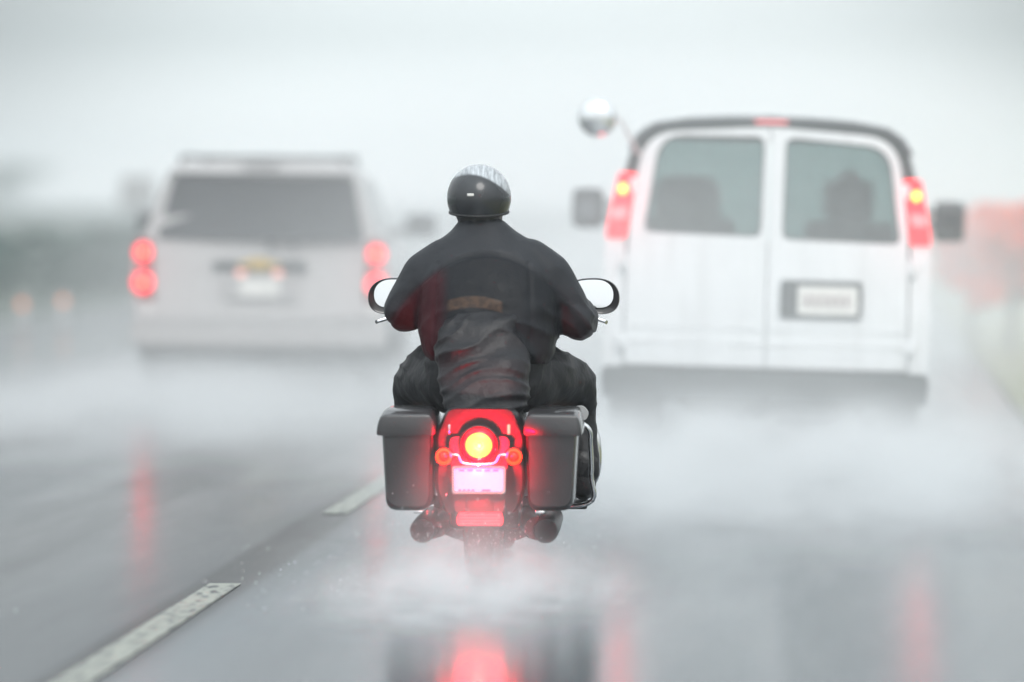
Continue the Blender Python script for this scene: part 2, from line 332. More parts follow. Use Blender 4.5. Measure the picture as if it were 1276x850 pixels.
# ================================================================ SETTING
gA, gB, gC = G(281, 728), G(437, 641), G(91, 850)
SL = (gA.x-gC.x)/(gA.y-gC.y); X0 = gA.x-SL*gA.y; GAP = gB.y-gA.y; DASH = 4.6; PER = GAP+DASH
def road_mat():
    m = bpy.data.materials.new('wet_asphalt'); m.use_nodes = True; t = m.node_tree; b = t.nodes['Principled BSDF']
    g = N(t, 'ShaderNodeNewGeometry')
    mp = N(t, 'ShaderNodeMapping'); mp.inputs['Scale'].default_value = (.9, .10, 1); t.links.new(g.outputs['Position'], mp.inputs[0])
    n1 = N(t, 'ShaderNodeTexNoise'); n1.inputs['Scale'].default_value = 1.0; n1.inputs['Detail'].default_value = 4; t.links.new(mp.outputs[0], n1.inputs['Vector'])
    n2 = N(t, 'ShaderNodeTexNoise'); n2.inputs['Scale'].default_value = 160; n2.inputs['Detail'].default_value = 3; t.links.new(g.outputs['Position'], n2.inputs['Vector'])
    c = N(t, 'ShaderNodeValToRGB'); c.color_ramp.elements[0].position = .3; c.color_ramp.elements[0].color = (.028, .034, .038, 1)
    c.color_ramp.elements[1].position = .75; c.color_ramp.elements[1].color = (.056, .066, .072, 1); t.links.new(n1.outputs['Fac'], c.inputs[0])
    sp = N(t, 'ShaderNodeSeparateXYZ'); t.links.new(g.outputs['Position'], sp.inputs[0])
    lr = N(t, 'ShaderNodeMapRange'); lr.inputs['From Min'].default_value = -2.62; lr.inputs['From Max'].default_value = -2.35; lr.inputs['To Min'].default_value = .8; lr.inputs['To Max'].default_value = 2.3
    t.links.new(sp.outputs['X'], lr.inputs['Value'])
    def mth(op, a, b_=0., c_=0.):
        n = N(t, 'ShaderNodeMath', operation=op)
        for k, v in ((0, a), (1, b_), (2, c_)):
            if isinstance(v, (int, float)): n.inputs[k].default_value = v
            else: t.links.new(v, n.inputs[k])
        return n.outputs[0]
    def band(x, c0, h0, h1):
        q = N(t, 'ShaderNodeMapRange', interpolation_type='SMOOTHSTEP'); q.inputs['From Min'].default_value = h1; q.inputs['From Max'].default_value = h0
        t.links.new(mth('ABSOLUTE', mth('SUBTRACT', x, c0)), q.inputs['Value']); return q.outputs[0]
    wob = N(t, 'ShaderNodeTexNoise'); wob.inputs['Scale'].default_value = .35; t.links.new(g.outputs['Position'], wob.inputs['Vector'])
    xl = mth('SUBTRACT', sp.outputs['X'], mth('MULTIPLY_ADD', sp.outputs['Y'], SL, X0))       # distance from the lane line
    xw = mth('ADD', xl, mth('MULTIPLY', mth('SUBTRACT', wob.outputs['Fac'], .5), .35))
    joint = band(xl, -.01, .085, .17)
    track = mth('MAXIMUM', mth('MAXIMUM', band(xw, -1.25, .12, .50), band(xw, -2.9, .12, .50)), mth('MULTIPLY', mth('MAXIMUM', band(xw, .75, .1, .4), band(xw, 2.5, .1, .4)), .3))
    dark = mth('MAXIMUM', joint, mth('MULTIPLY', track, .65))
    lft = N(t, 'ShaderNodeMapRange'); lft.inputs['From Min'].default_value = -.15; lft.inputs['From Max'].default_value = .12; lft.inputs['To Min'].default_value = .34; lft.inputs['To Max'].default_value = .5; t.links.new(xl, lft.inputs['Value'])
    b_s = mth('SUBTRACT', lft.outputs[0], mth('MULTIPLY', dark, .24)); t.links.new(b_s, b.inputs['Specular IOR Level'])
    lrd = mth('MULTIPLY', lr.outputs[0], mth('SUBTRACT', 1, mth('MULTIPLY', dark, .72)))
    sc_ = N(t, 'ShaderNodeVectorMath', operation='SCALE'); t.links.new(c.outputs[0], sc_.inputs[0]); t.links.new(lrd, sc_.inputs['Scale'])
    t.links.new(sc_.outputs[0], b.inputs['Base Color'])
    r = N(t, 'ShaderNodeMapRange'); r.inputs['From Min'].default_value = .32; r.inputs['From Max'].default_value = .68
    r.inputs['To Min'].default_value = .09; r.inputs['To Max'].default_value = .26; t.links.new(n1.outputs['Fac'], r.inputs['Value']); t.links.new(r.outputs[0], b.inputs['Roughness'])
    b.inputs['IOR'].default_value = 1.36
    bp = N(t, 'ShaderNodeBump'); bp.inputs['Strength'].default_value = .06; bp.inputs['Distance'].default_value = .004; t.links.new(n2.outputs['Fac'], bp.inputs['Height'])
    n3 = N(t, 'ShaderNodeTexNoise'); n3.inputs['Scale'].default_value = 9; t.links.new(g.outputs['Position'], n3.inputs['Vector'])
    bp2 = N(t, 'ShaderNodeBump'); bp2.inputs['Strength'].default_value = .04; bp2.inputs['Distance'].default_value = .01; t.links.new(n3.outputs['Fac'], bp2.inputs['Height'])
    t.links.new(bp.outputs[0], bp2.inputs['Normal']); t.links.new(bp2.outputs[0], b.inputs['Normal'])
    return m
def grass_mat(col=(.14, .14, .04)):
    m = pm('verge_grass', col, .85, var=.5, scale=.7, bump=.8, bscale=9); return m
def sheet(name, x0, x1, y0, y1, z, mat, nx=1, ny=1):
    bm = NB(); V = [[bm.verts.new((x0+(x1-x0)*i/nx, y0+(y1-y0)*j/ny, z)) for i in range(nx+1)] for j in range(ny+1)]
    for j in range(ny):
        for i in range(nx): bm.faces.new((V[j][i], V[j][i+1], V[j+1][i+1], V[j+1][i]))
    return obj(name, bm, mat, None, False)
g = sheet('ground', -620, 620, -40, 1150, -.03, grass_mat((.035, .055, .035))); tag(g, kind='structure')
LINE_X = -2.57
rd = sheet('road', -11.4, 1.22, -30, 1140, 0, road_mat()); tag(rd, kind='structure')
vg = sheet('verge', 1.22, 14, -30, 1140, .03, grass_mat()); tag(vg, kind='structure')
def paint_mat(name, col, rough):
    m = pm(name, col, rough, var=.3, scale=7); t = m.node_tree; b = t.nodes['Principled BSDF']; src = b.inputs['Base Color'].links[0].from_socket
    g_ = N(t, 'ShaderNodeNewGeometry'); mp = N(t, 'ShaderNodeMapping'); mp.inputs['Scale'].default_value = (1, .28, 1); t.links.new(g_.outputs['Position'], mp.inputs[0])
    n = N(t, 'ShaderNodeTexNoise'); n.inputs['Scale'].default_value = 26; n.inputs['Detail'].default_value = 5; t.links.new(mp.outputs[0], n.inputs['Vector'])
    r = N(t, 'ShaderNodeMapRange'); r.inputs['From Min'].default_value = .50; r.inputs['From Max'].default_value = .64; t.links.new(n.outputs['Fac'], r.inputs['Value'])
    mx_ = N(t, 'ShaderNodeMix', data_type='RGBA'); t.links.new(r.outputs[0], mx_.inputs[0]); t.links.new(src, mx_.inputs[6]); mx_.inputs[7].default_value = (.07, .075, .078, 1)
    t.links.new(mx_.outputs[2], b.inputs['Base Color']); return m
mp_, dk_ = paint_mat('worn_white_paint', (.30, .31, .27), .5), pm('dark_contrast_stripe', (.03, .032, .035), .42, var=.08, scale=3)
bmw = NB()
def quad(bm, x0, x1, y0, y1, z, k=0.):
    v = [bm.verts.new(p) for p in ((x0+k*y0, y0, z), (x1+k*y0, y0, z), (x1+k*y1, y1, z), (x0+k*y1, y1, z))]; bm.faces.new(v)
for k in range(-4, 50):
    y0 = gA.y-DASH+PER*k
    quad(bmw, X0-.066, X0+.066, y0, y0+DASH, .004, SL)
tag(obj('lane_marking', bmw, mp_, None, False), kind='structure')
bme = NB(); quad(bme, -10.8, -10.65, -30, 900, .004)
tag(obj('edge_line', bme, mp_, None, False), kind='structure')

# foliage builders
def leaves(bm, c, r, n, size, rng):
    for _ in range(n):
        while True:
            p = Vector((rng.uniform(-1, 1), rng.uniform(-1, 1), rng.uniform(-1, 1)))
            if p.length < 1: break
        p = p.normalized()*(p.length**.45)
        q = Vector(c)+Vector((p.x*r[0], p.y*r[1], p.z*r[2])); a = Vector((rng.gauss(0, 1), rng.gauss(0, 1), rng.gauss(0, 1))).normalized(); b = a.orthogonal().normalized()
        c2 = a.cross(b); s = size*rng.uniform(.6, 1.3)
        v = [bm.verts.new(q+d) for d in (-b*s, -c2*s*.5+b*.1*s, b*s, c2*s*.5)]; bm.faces.new(v)
def tree(name, x, y, h, cr, mat, label, cat, group=None, seed=0, leaf=.3, n=90, trunk=.3, z0=.0):
    rng = random.Random(seed); t = empty(name, (x, y, z0)); tag(t, label, cat, group)
    bm = NB(); top = h*.8
    tube(bm, [(rng.uniform(-.03, .03)*h*(k > 0), rng.uniform(-.03, .03)*h*(k > 0), top*k/5) for k in range(6)], [trunk*(1-.15*k) for k in range(6)], 8)
    tips = []
    for k in range(8):
        a = rng.uniform(0, 6.28); z = h*rng.uniform(.28, .65); L = cr*rng.uniform(.5, .95)
        e_ = Vector((math.cos(a)*L, math.sin(a)*L, z+L*rng.uniform(.3, .9))); tips.append(e_)
        tube(bm, spline([(0, 0, z), e_*.5+Vector((0, 0, z*.45)), e_], 3), [trunk*.4*(1-.13*j) for j in range(7)], 6)
    obj('trunk', bm, M['bark'], t)
    bm = NB()
    for k in range(n):
        b_ = rng.choice(tips) if rng.random() < .6 else Vector((rng.uniform(-.6, .6)*cr, rng.uniform(-.6, .6)*cr, h*rng.uniform(.4, .95)))
        c = b_+Vector((rng.gauss(0, .25), rng.gauss(0, .25), rng.gauss(0, .2)))*cr; c.z = min(max(c.z, h*.2), h)
        rr = cr*rng.uniform(.16, .32); leaves(bm, c, (rr, rr, rr*.7), 45, leaf, rng)
    obj('crown', bm, mat, t, False); return t
# hedge along the far side, bending away with the road
def hedge():
    rng = random.Random(3); bm = NB(); pts = [(-30, 66), (-20, 70), (-14.4, 74), (-12.7, 80), (-12.3, 100), (-12.3, 150), (-12.3, 300)]
    for (xa, ya), (xb, yb) in zip(pts, pts[1:]):
        L = math.hypot(xb-xa, yb-ya); n = int(L/1.1)
        for k in range(n):
            t = (k+rng.random())/n; x, y = xa+(xb-xa)*t, ya+(yb-ya)*t; h = .98+.13*rng.random()
            leaves(bm, (x, y, h*.5), (.8, .8, h*.55), 210, .1, rng)
    return tag(obj('hedge', bm, M['leaf_dark'], None, False), 'long low dark green hedge beyond the left lane', 'hedge')
hedge()
for i, (px, D, h, cr, lb) in enumerate([(-20, 800, 6.4, 9., 'faint pale tree standing behind the hedge at the left edge of the picture')]):
    p = W(px, 247, D); tree('tree', p.x, p.y, h, cr, M['leaf_mid'], lb, 'tree', None, 11+i)
for i, (px, D, h, cr, lb) in enumerate([(1212, 50, 1.42, .42, 'low pinkish orange shrub right of the van mirror'),
                                       (1258, 47, 1.66, .40, 'taller bright orange shrub at the right edge of the picture')]):
    p = W(px, 247, D); tree('shrub', p.x, p.y, h, cr, M['leaf_orange'], lb, 'shrub', 'orange shrubs on the verge', 51+i, leaf=.07, n=46, trunk=.05, z0=.03)
# delineators with amber reflectors and a small road sign
for px, py, lb in ((28, 379, 'white delineator post with amber reflector, at the far left edge'), (79, 375, 'white delineator post with amber reflector, nearer the silver suv')):
    p = W(px, py, 56); d = empty('delineator_post', (p.x, p.y, 0)); tag(d, lb, 'delineator', 'amber delineators beyond the left lane')
    bm = NB(); prism(bm, roundpoly([(-.05, 0), (.05, 0), (.05, p.z+.10), (-.05, p.z+.13)], .02), -.02, .02); obj('post', bm, M['post'], d)
    bm = NB(); lathe(bm, [(-.034, .032), (-.03, .04), (-.021, .04)], (0, 0, p.z), 'Y', 20); obj('reflector', bm, M['amber'], d)
p = W(172, 240, 84); sg = empty('road_sign', (p.x, p.y, 0), .1); tag(sg, 'faint grey sign panel on a post, above the silver suv mirror on the left', 'road sign')
bm = NB(); prism(bm, roundpoly([(-.34, p.z-.3), (.34, p.z-.3), (.34, p.z+.3), (-.34, p.z+.3)], .05), -.01, .01); obj('sign_panel', bm, M['post'], sg)
bm = NB(); tube(bm, [(0, .04, 0), (0, .04, p.z+.2)], .03); obj('post', bm, M['steel'], sg)

# ================================================================ VEHICLE HELPERS
def wheel(parent, x, y, r, w, name='wheel', rim=M['steel'], spokes=6):
    h = w/2; bm = NB()
    lathe(bm, [(x-h*.7, r*.62), (x-h, r*.75), (x-h*.96, r*.9), (x-h*.7, r*.985), (x, r), (x+h*.7, r*.985), (x+h*.96, r*.9), (x+h, r*.75), (x+h*.7, r*.62)], (0, y, r), 'X', 40, closed=True)
    w_ = obj(name, bm, M['rubber'], parent)
    bm = NB(); lathe(bm, [(x-h*.68, r*.63), (x-h*.5, r*.56), (x+h*.5, r*.56), (x+h*.68, r*.63), (x+h*.3, r*.50), (x-h*.3, r*.50)], (0, y, r), 'X', 32, closed=True)
    lathe(bm, [(x-h*.75, .03), (x-h*.6, r*.16), (x+h*.6, r*.16), (x+h*.75, .03)], (0, y, r), 'X', 20)
    for k in range(spokes):
        a = 2*math.pi*k/spokes; d = Vector((0, math.cos(a), math.sin(a))); c = Vector((x, y, r))
        tube(bm, [c+d*r*.12, c+d*r*.53], [r*.09, r*.06], 8)
    obj('rim', bm, rim, w_); return w_
def resample(poly, c, angs):
    out = []
    for a in angs:
        d = (math.cos(a), math.sin(a)); best = None
        for i in range(len(poly)):
            (x1, y1), (x2, y2) = poly[i-1], poly[i]; ex, ey = x2-x1, y2-y1; den = d[0]*ey-d[1]*ex
            if abs(den) < 1e-12: continue
            t = ((x1-c[0])*ey-(y1-c[1])*ex)/den; s = ((x1-c[0])*d[1]-(y1-c[1])*d[0])/den
            if t > 0 and -1e-6 <= s <= 1+1e-6 and (best is None or t < best): best = t
        out.append((c[0]+d[0]*best, c[1]+d[1]*best))
    return out
def holed(bm, outer, inner, y0, y1, yf, n=96):
    cx = sum(p_[0] for p_ in inner)/len(inner); cz = sum(p_[1] for p_ in inner)/len(inner); c = (cx, cz)
    angs = sorted(set([2*math.pi*k/n for k in range(n)]+[math.atan2(z-cz, x-cx) % (2*math.pi) for x, z in outer]))
    A, B = resample(outer, c, angs), resample(inner, c, angs)
    rows = []
    for s in (0, .34, .67, 1): rows.append([(a[0]+(b[0]-a[0])*s, a[1]+(b[1]-a[1])*s) for a, b in zip(A, B)])
    F = [[bm.verts.new((x, y0+yf(x, z), z)) for x, z in r_] for r_ in rows]; K = [[bm.verts.new((x, y1+yf(x, z), z)) for x, z in r_] for r_ in rows]; m = len(angs)
    for k in range(m):
        j = (k+1) % m
        for i in range(3):
            bm.faces.new((F[i][k], F[i][j], F[i+1][j], F[i+1][k])); bm.faces.new((K[i][k], K[i+1][k], K[i+1][j], K[i][j]))
        bm.faces.new((F[0][k], K[0][k], K[0][j], F[0][j])); bm.faces.new((F[3][k], F[3][j], K[3][j], K[3][k]))
def car_rings(prof, stations):
    """prof: right-half (x,z) from bottom centre to roof centre. stations: (y, rake, zmax, zmin, wscale, crown)"""
    rings = []
    for (y, rake, zref, zmax, zmin, ws) in stations:
        half = []
        for x, z in prof:
            zz = z
            if zz > zmax: zz = zmax-.03*abs(x)
            if zz < zmin: zz = zmin
            half.append(Vector((x*ws, y+max(0, z-zref)*rake, zz)))
        ring = half+[Vector((-p_.x, p_.y, p_.z)) for p_ in reversed(half[1:-1])]
        rings.append(ring)
    return rings
def prof_x(prof, z):
    pts = [(x_, z_) for x_, z_ in prof]
    for (x1, z1), (x2, z2) in zip(pts, pts[1:]):
        if z1 <= z <= z2 and z2 > z1: return x1+(x2-x1)*(z-z1)/(z2-z1)
    return pts[-1][0]
def side_panel(name, prof, sx, yz, mat, parent, off=.006, r=.05, n=10):
    poly = roundpoly(yz, r); ys = [p_[0] for p_ in poly]; zs = [p_[1] for p_ in poly]; cy, cz = sum(ys)/len(ys), sum(zs)/len(zs); bm = NB()
    rows = []
    for s in (1, .66, .33):
        for o_ in ((off,) if True else ()):
            rows.append([bm.verts.new((sx*(prof_x(prof, cz+(z-cz)*s)+o_), cy+(y-cy)*s, cz+(z-cz)*s)) for y, z in poly])
    m = len(poly); c = bm.verts.new((sx*(prof_x(prof, cz)+off), cy, cz))
    for r0, r1 in zip(rows, rows[1:]):
        for k in range(m): bm.faces.new((r0[k], r0[(k+1) % m], r1[(k+1) % m], r1[k]))
    for k in range(m): bm.faces.new((rows[-1][k], rows[-1][(k+1) % m], c))
    base = [bm.verts.new((sx*(prof_x(prof, z)-.012), y, z)) for y, z in poly]
    for k in range(m): bm.faces.new((rows[0][k], rows[0][(k+1) % m], base[(k+1) % m], base[k]))
    return obj(name, bm, mat, parent)

def glow(parent, c, e_):
    ld = bpy.data.lights.new('lamp_or_fill_light', 'POINT'); ld.energy = e_; ld.color = (1, .02, .05); ld.shadow_soft_size = .06
    lo = bpy.data.objects.new('lamp_or_fill_light', ld); COL.objects.link(lo); lo.location = c; lo.parent = parent
# ================================================================ WHITE VAN
def build_van():
    D = 28.0; S = FPX/D; CX = 950
    lx = lambda px: (px-CX)/S
    lz = lambda py: 1.6-(py-247)/S
    o = W(CX, 247, D); van = empty('van', (o.x, D, 0), R(1.12), R(1.5))
    tag(van, 'white passenger van with two rear doors and lit tail lights driving ahead on the right', 'van')
    PR = [(0, .34), (.6, .34), (.93, .36), (.975, .45), (.99, .7), (1.0, 1.0), (.992, 1.3), (.965, 1.45), (.91, 1.7), (.86, 1.88), (.80, 1.97), (.71, 2.03), (.5, 2.065), (.25, 2.08), (0, 2.085)]
    RAKE = .10
    def arch(y):
        z = .34
        for yc in (1.05, 4.48):
            if abs(y-yc) < .46: z = max(z, .36+math.sqrt(.46**2-(y-yc)**2)*.98)
        return z
    st = [(.05, RAKE, .9, 9, .34, .992), (.12, RAKE, .9, 9, .34, 1.)]
    ys = [.55, .6, .7, .85, 1.05, 1.25, 1.4, 1.5, 1.56, 2.2, 3.0, 3.7]
    for y in ys: st.append((y, RAKE*max(0, 1-y/1.5), .9, 9, arch(y), 1.))
    st += [(4.02, -.95, 1.28, 9, arch(4.02), 1.)]
    WI = len(st)-1
    st += [(4.06, -.2, 1.25, 1.30, arch(4.06), .995)]
    st += [(y, 0, 9, zt, arch(y), ws) for y, zt, ws in ((4.2, 1.27, .99), (4.35, 1.24, .985), (4.48, 1.22, .98), (4.7, 1.18, .97), (4.9, 1.14, .955), (4.945, 1.13, .95), (5.25, 1.06, .92), (5.45, .98, .86), (5.5, .8, .8))]
    rings = car_rings(PR, st); n = len(PR)
    # windscreen = the faces of the upper profile between the raked station and the bonnet station
    def skip(i, k):
        kk = k if k < n-1 else (2*(n-1)-1-k); return i == WI and 7 <= kk <= 13
    bm, bw = NB(), NB(); loft(bm, rings, cap0=False, cap1=True, skip=skip, bm2=bw)
    obj('body', bm, M['white_paint'], van); bw_o = obj('windscreen', bw, M['clear_glass'], van)
    # inner lining so that the cabin reads dark
    r2 = [[Vector((p_.x*.955, p_.y+.0, (p_.z-1.0)*.955+1.0)) for p_ in rg] for rg in rings[:WI+1]]
    bm = NB(); loft(bm, r2, False, False); obj('cabin_lining', bm, M['interior'], van)
    bm = NB(); box(bm, (0, 2.1, .60), (1.8, 3.9, .04)); obj('cabin_floor', bm, M['interior'], van)
    yf = lambda x, z: max(0, z-.9)*RAKE+.035*x*x
    def quadpx(pts, r): return roundpoly([(lx(a), lz(b)) for a, b in pts], r)
    # ring frame of the body round the rear doors (dark grey pillars)
    sil = []
    for x, z in PR: sil.append((x*.992, z))
    outer = [(x, z) for x, z in sil if z > .545]; outer = [(.985, .548)]+outer; outer = outer+[(-x, z) for x, z in reversed(outer[:-1])]
    door_out = roundpoly([(-.86, .56), (.86, .56), (.868, 1.34), (.765, 1.94), (-.765, 1.94), (-.868, 1.34)], [.03, .03, .3, .16, .16, .3], 6)
    bm = NB(); holed(bm, outer, door_out, -.0, .07, yf); fr = obj('rear_frame', bm, M['grey_trim'], van)
    # white lower corners beside the doors, below the lamps
    for s in (-1, 1):
        bm = NB(); zz_ = [.55, .7, .85, .9, .95, 1.05, 1.15, 1.25, 1.333]; xo_ = lambda z: .992+.008*math.sin((z-.5)*3)
        loft(bm, [[Vector((s*.873, yf(.87, z)-.014, z)), Vector((s*xo_(z), yf(.99, z)-.014, z)), Vector((s*xo_(z), yf(.99, z)+.05, z)), Vector((s*.873, yf(.87, z)+.05, z))] for z in zz_]); obj('corner_panel', bm, M['white_paint'], van)
    # doors, each with a window opening
    wl = [(-.775, 1.375), (-.058, 1.355), (-.045, 1.975), (-.665, 1.965)]
    wins = {-1: [(lx(794), lz(293)), (lx(941), lz(296)), (lx(943), lz(170)), (lx(812), lz(171))], 1: [(lx(967), lz(298)), (lx(1115), lz(301)), (lx(1098), lz(180)), (lx(969), lz(170))]}
    for s in (-1, 1):
        dz = -.0
        g0 = .004 if s > 0 else -.004
        dout = roundpoly([(g0, .565), (s*.862, .565), (s*.862, 1.34), (s*.775, 1.985-.0), (g0, 2.035)], [.01, .02, .3, .2, .01], 6)
        win = roundpoly([(a, b+(0 if s < 0 else 0)) for a, b in wins[s]], [.05, .05, .06, .15] if s < 0 else [.05, .05, .15, .06], 6)
        bm = NB(); holed(bm, dout, win, -.045, .0, yf); d_ = obj('rear_door', bm, M['white_paint'], van)
        bm = NB(); prism(bm, [(x, z) for x, z in win], -.030, -.022, yf); obj('window', bm, M['van_glass'], d_)
        bm = NB(); cxw = sum(a for a, b in win)/len(win); czw = sum(b for a, b in win)/len(win)
        inn = [(cxw+(a-cxw)*.955, czw+(b-czw)*.95) for a, b in win]; holed(bm, win, inn, -.037, -.031, yf, 64); obj('window_seal', bm, M['dark_trim'], d_)
        for hz in (.8, 1.28, 1.75):
            xo = .885 if hz < 1.4 else .83
            bm = NB(); box(bm, (s*xo, yf(xo, hz)-.045, hz-.09), (.05, .03, .09), .008); obj('hinge', bm, M['white_paint'], d_)
    bm = NB(); prism(bm, roundpoly([(-.055, .57), (.055, .57), (.05, 2.03), (-.05, 2.03)], .01), -.052, -.046, lambda x, z: max(0, z-.9)*RAKE)
    bm.free()
    # pressed creases across the doors
    for s in (-1, 1):
        bm = NB()
        for z_, h_ in ((.80, .012), (.70, .02)):
            a, b = (.03, .84) if s > 0 else (-.84, -.03)
            prism(bm, roundpoly([(a, z_), (b, z_), (b, z_+h_), (a, z_+h_)], .006), -.054, -.044, yf)
        obj('door_moulding', bm, M['white_paint'], van)
    # number plate recess on the right door
    x0, x1, z0, z1 = lx(967), lx(1069), lz(395), lz(348)
    bm = NB(); prism(bm, roundpoly([(x0, z0), (x1, z0), (x1, z1), (x0, z1)], .03), -.062, -.044, yf); rc = obj('plate_holder', bm, M['grey_trim'], van)
    x0, x1, z0, z1 = lx(989), lx(1063), lz(390), lz(355)
    bm = NB(); prism(bm, roundpoly([(x0, z0), (x1, z0), (x1, z1), (x0, z1)], .012), -.068, -.0625, yf); pl = obj('licence_plate', bm, M['plate'], rc)
    for k in range(6):
        a = x0+.035+k*(x1-x0-.07)/6; bm = NB(); box(bm, (a+.02, yf(a, z0)-.069, (z0+z1)/2), (.022, .003, .07), 0); obj('plate_mark', bm, M['plate_mark'], rc)
    bm = NB(); box(bm, (lx(978), yf(.1, 1)-.07, 1.0), (.035, .03, .14), .01); obj('door_handle', bm, M['dark_trim'], van)
    # tail lamps
    for s in (-1, 1):
        q = [(s*.872, 1.335), (s*.993, 1.335), (s*.985, 1.42), (s*.925, 1.735), (s*.815, 1.735), (s*.86, 1.45)]
        bm = NB(); prism(bm, roundpoly(q, .02), -.03, .03, yf); tl = obj('tail_light', bm, M['red_lens'], van)
        q = [(s*.878, 1.45), (s*.972, 1.45), (s*.955, 1.525), (s*.858, 1.525)]
        bm = NB(); prism(bm, roundpoly(q, .012), -.036, -.031, yf); obj('reversing_lens', bm, M['red_lens_mid'], tl)
        q = [(s*.884, 1.345), (s*.982, 1.345), (s*.975, 1.44), (s*.882, 1.44)]
        bm = NB(); prism(bm, roundpoly(q, .012), -.036, -.031, yf); obj('lower_lens', bm, M['red_lens_dim'], tl)
        glow(van, (s*.93, -.12, 1.58), 1.1)
        bm = NB(); ellip(bm, (s*.898, yf(.9, 1.63)-.04, 1.635), (.026, .018, .032)); obj('bulb', bm, M['hot_bulb'], tl)
    bm = NB(); box(bm, (0, yf(0, 2.06)-.0, 2.068), (.2, .05, .018), .006); obj('high_brake_light', bm, M['red_lens_mid'], van)
    # gutter rail round the roof edge
    bm = NB(); rail = [(x*1.0, z) for x, z in PR if z > 1.72]
    rail = [(x+.004, z+.004) for x, z in rail]; rail = rail+[(-x, z) for x, z in reversed(rail[:-1])]
    tube(bm, [Vector((x, yf(x, z)+.0, z)) for x, z in rail], .017, 8); obj('roof_gutter', bm, M['gutter'], van)
    # bumper and everything under the floor
    bm = NB(); prism(bm, roundpoly([(-.985, .36), (.985, .36), (1.0, .5), (.985, .545), (-.985, .545), (-1.0, .5)], .03), -.16, .10, lambda x, z: .06*x*x)
    obj('bumper', bm, M['grey_trim'], van)
    bm = NB(); tube(bm, [(-.85, 1.05, .37), (.85, 1.05, .37)], .045); ellip(bm, (.0, 1.05, .36), (.17, .2, .17)); obj('rear_axle', bm, M['black_metal'], van)
    bm = NB(); prism(bm, [(-.62, .35), (.62, .35), (.60, .24), (.45, .16), (.18, .15), (.05, .2), (-.25, .16), (-.5, .22)], 1.25, 1.3); obj('underbody', bm, M['black_metal'], van)
    bm = NB(); box(bm, (.28, .75, .27), (.42, .8, .17), .05, 3); obj('fuel_tank', bm, M['black_metal'], van)
    bm = NB(); tube(bm, spline([(.55, 1.4, .3), (.62, .8, .28), (.62, .1, .26), (.66, -.05, .25)]), .035); obj('exhaust_pipe', bm, M['black_metal'], van)
    bm = NB(); box(bm, (-.0, .3, .30), (.16, .5, .08), .02); tube(bm, [(0, -.2, .3), (0, .1, .3)], .03); ellip(bm, (0, -.2, .36), (.03, .03, .035)); obj('tow_hitch', bm, M['black_metal'], van)
    for s in (-1, 1):
        bm = NB(); prism(bm, roundpoly([(s*.62, .12), (s*.9, .12), (s*.9, .5), (s*.62, .5)], .03), .5, .515); obj('mud_flap', bm, M['rubber'], van)
        for yc in (1.05, 4.48): wheel(van, s*.84, yc, .36, .26)
        side_panel('side_window', PR, s, [(.35, 1.36), (1.45, 1.36), (1.45, 1.80), (.42, 1.80)], M['dark_glass'], van)
        side_panel('side_window', PR, s, [(1.6, 1.36), (2.75, 1.36), (2.75, 1.80), (1.6, 1.80)], M['dark_glass'], van)
        side_panel('side_window', PR, s, [(2.9, 1.34), (3.85, 1.34), (3.6, 1.80), (2.9, 1.80)], M['dark_glass'], van)
        # door mirror
        bm = NB(); box(bm, (s*1.25, 3.75, 1.50 if s < 0 else 1.44+.03), (.22, .13, .28), .05, 4); mi = obj('door_mirror', bm, M['dark_trim'], van)
        bm = NB(); box(bm, (s*1.25, 3.682, 1.50 if s < 0 else 1.47), (.13, .006, .12), .0); obj('mirror_glass', bm, M['gutter'] if s < 0 else M['dark_glass'], mi)
        bm = NB(); tube(bm, [(s*.98, 3.78, 1.42), (s*1.16, 3.77, 1.45)], .022); tube(bm, [(s*.98, 3.78, 1.55), (s*1.16, 3.77, 1.52)], .018); obj('mirror_arm', bm, M['dark_trim'], mi)
    # round convex mirror on an arm at the left rear roof corner
    c = Vector((lx(735), -.22, lz(151)-.01))
    bm = NB(); ellip(bm, c, (.115, .06, .115), 32); mi = obj('rear_view_ball_mirror', bm, M['mirror'], van)
    bm = NB(); lathe(bm, [(.0, .108), (.02, .118), (.045, .112), (.075, .05), (.08, .0)], c, 'Y', 32); obj('mirror_shell', bm, M['white_paint'], mi)
    bm = NB(); tube(bm, spline([c+Vector((.03, .06, 0)), c+Vector((.12, .1, .01)), (lx(775), -.02, lz(176)), (lx(786), .08, lz(196))]), .011, 8); obj('mirror_arm', bm, M['white_paint'], mi)
    # seats and two riders' headrests seen through the back glass
    for x, y, w in ((-.5, 3.0, .5), (.5, 3.0, .5), (-.52, 1.3, .62), (.55, 1.9, .55)):
        bm = NB(); box(bm, (x, y, 1.12), (w, .16, .68), .06, 3); box(bm, (x, y+.25, .86), (w, .5, .16), .05, 3); s_ = obj('passenger_seat', bm, M['seat_cloth'], van)
        bm = NB(); box(bm, (x, y, 1.60 if y != 1.3 else 1.52), (.26 if y != 1.3 else .42, .1, .26 if y != 1.3 else .42), .045 if y != 1.3 else .11, 5); obj('headrest', bm, M['seat_cloth'], s_)
    bm = NB(); box(bm, (0, 3.95, 1.12), (1.75, .3, .3), .08, 3); obj('dashboard', bm, M['interior'], van)
    bm = NB(); prism(bm, roundpoly([(-.45, 1.05), (.45, 1.05), (.45, 1.14), (-.45, 1.14)], .02), 5.44, 5.47); obj('grille', bm, M['dark_trim'], van)
    return van
van = build_van()
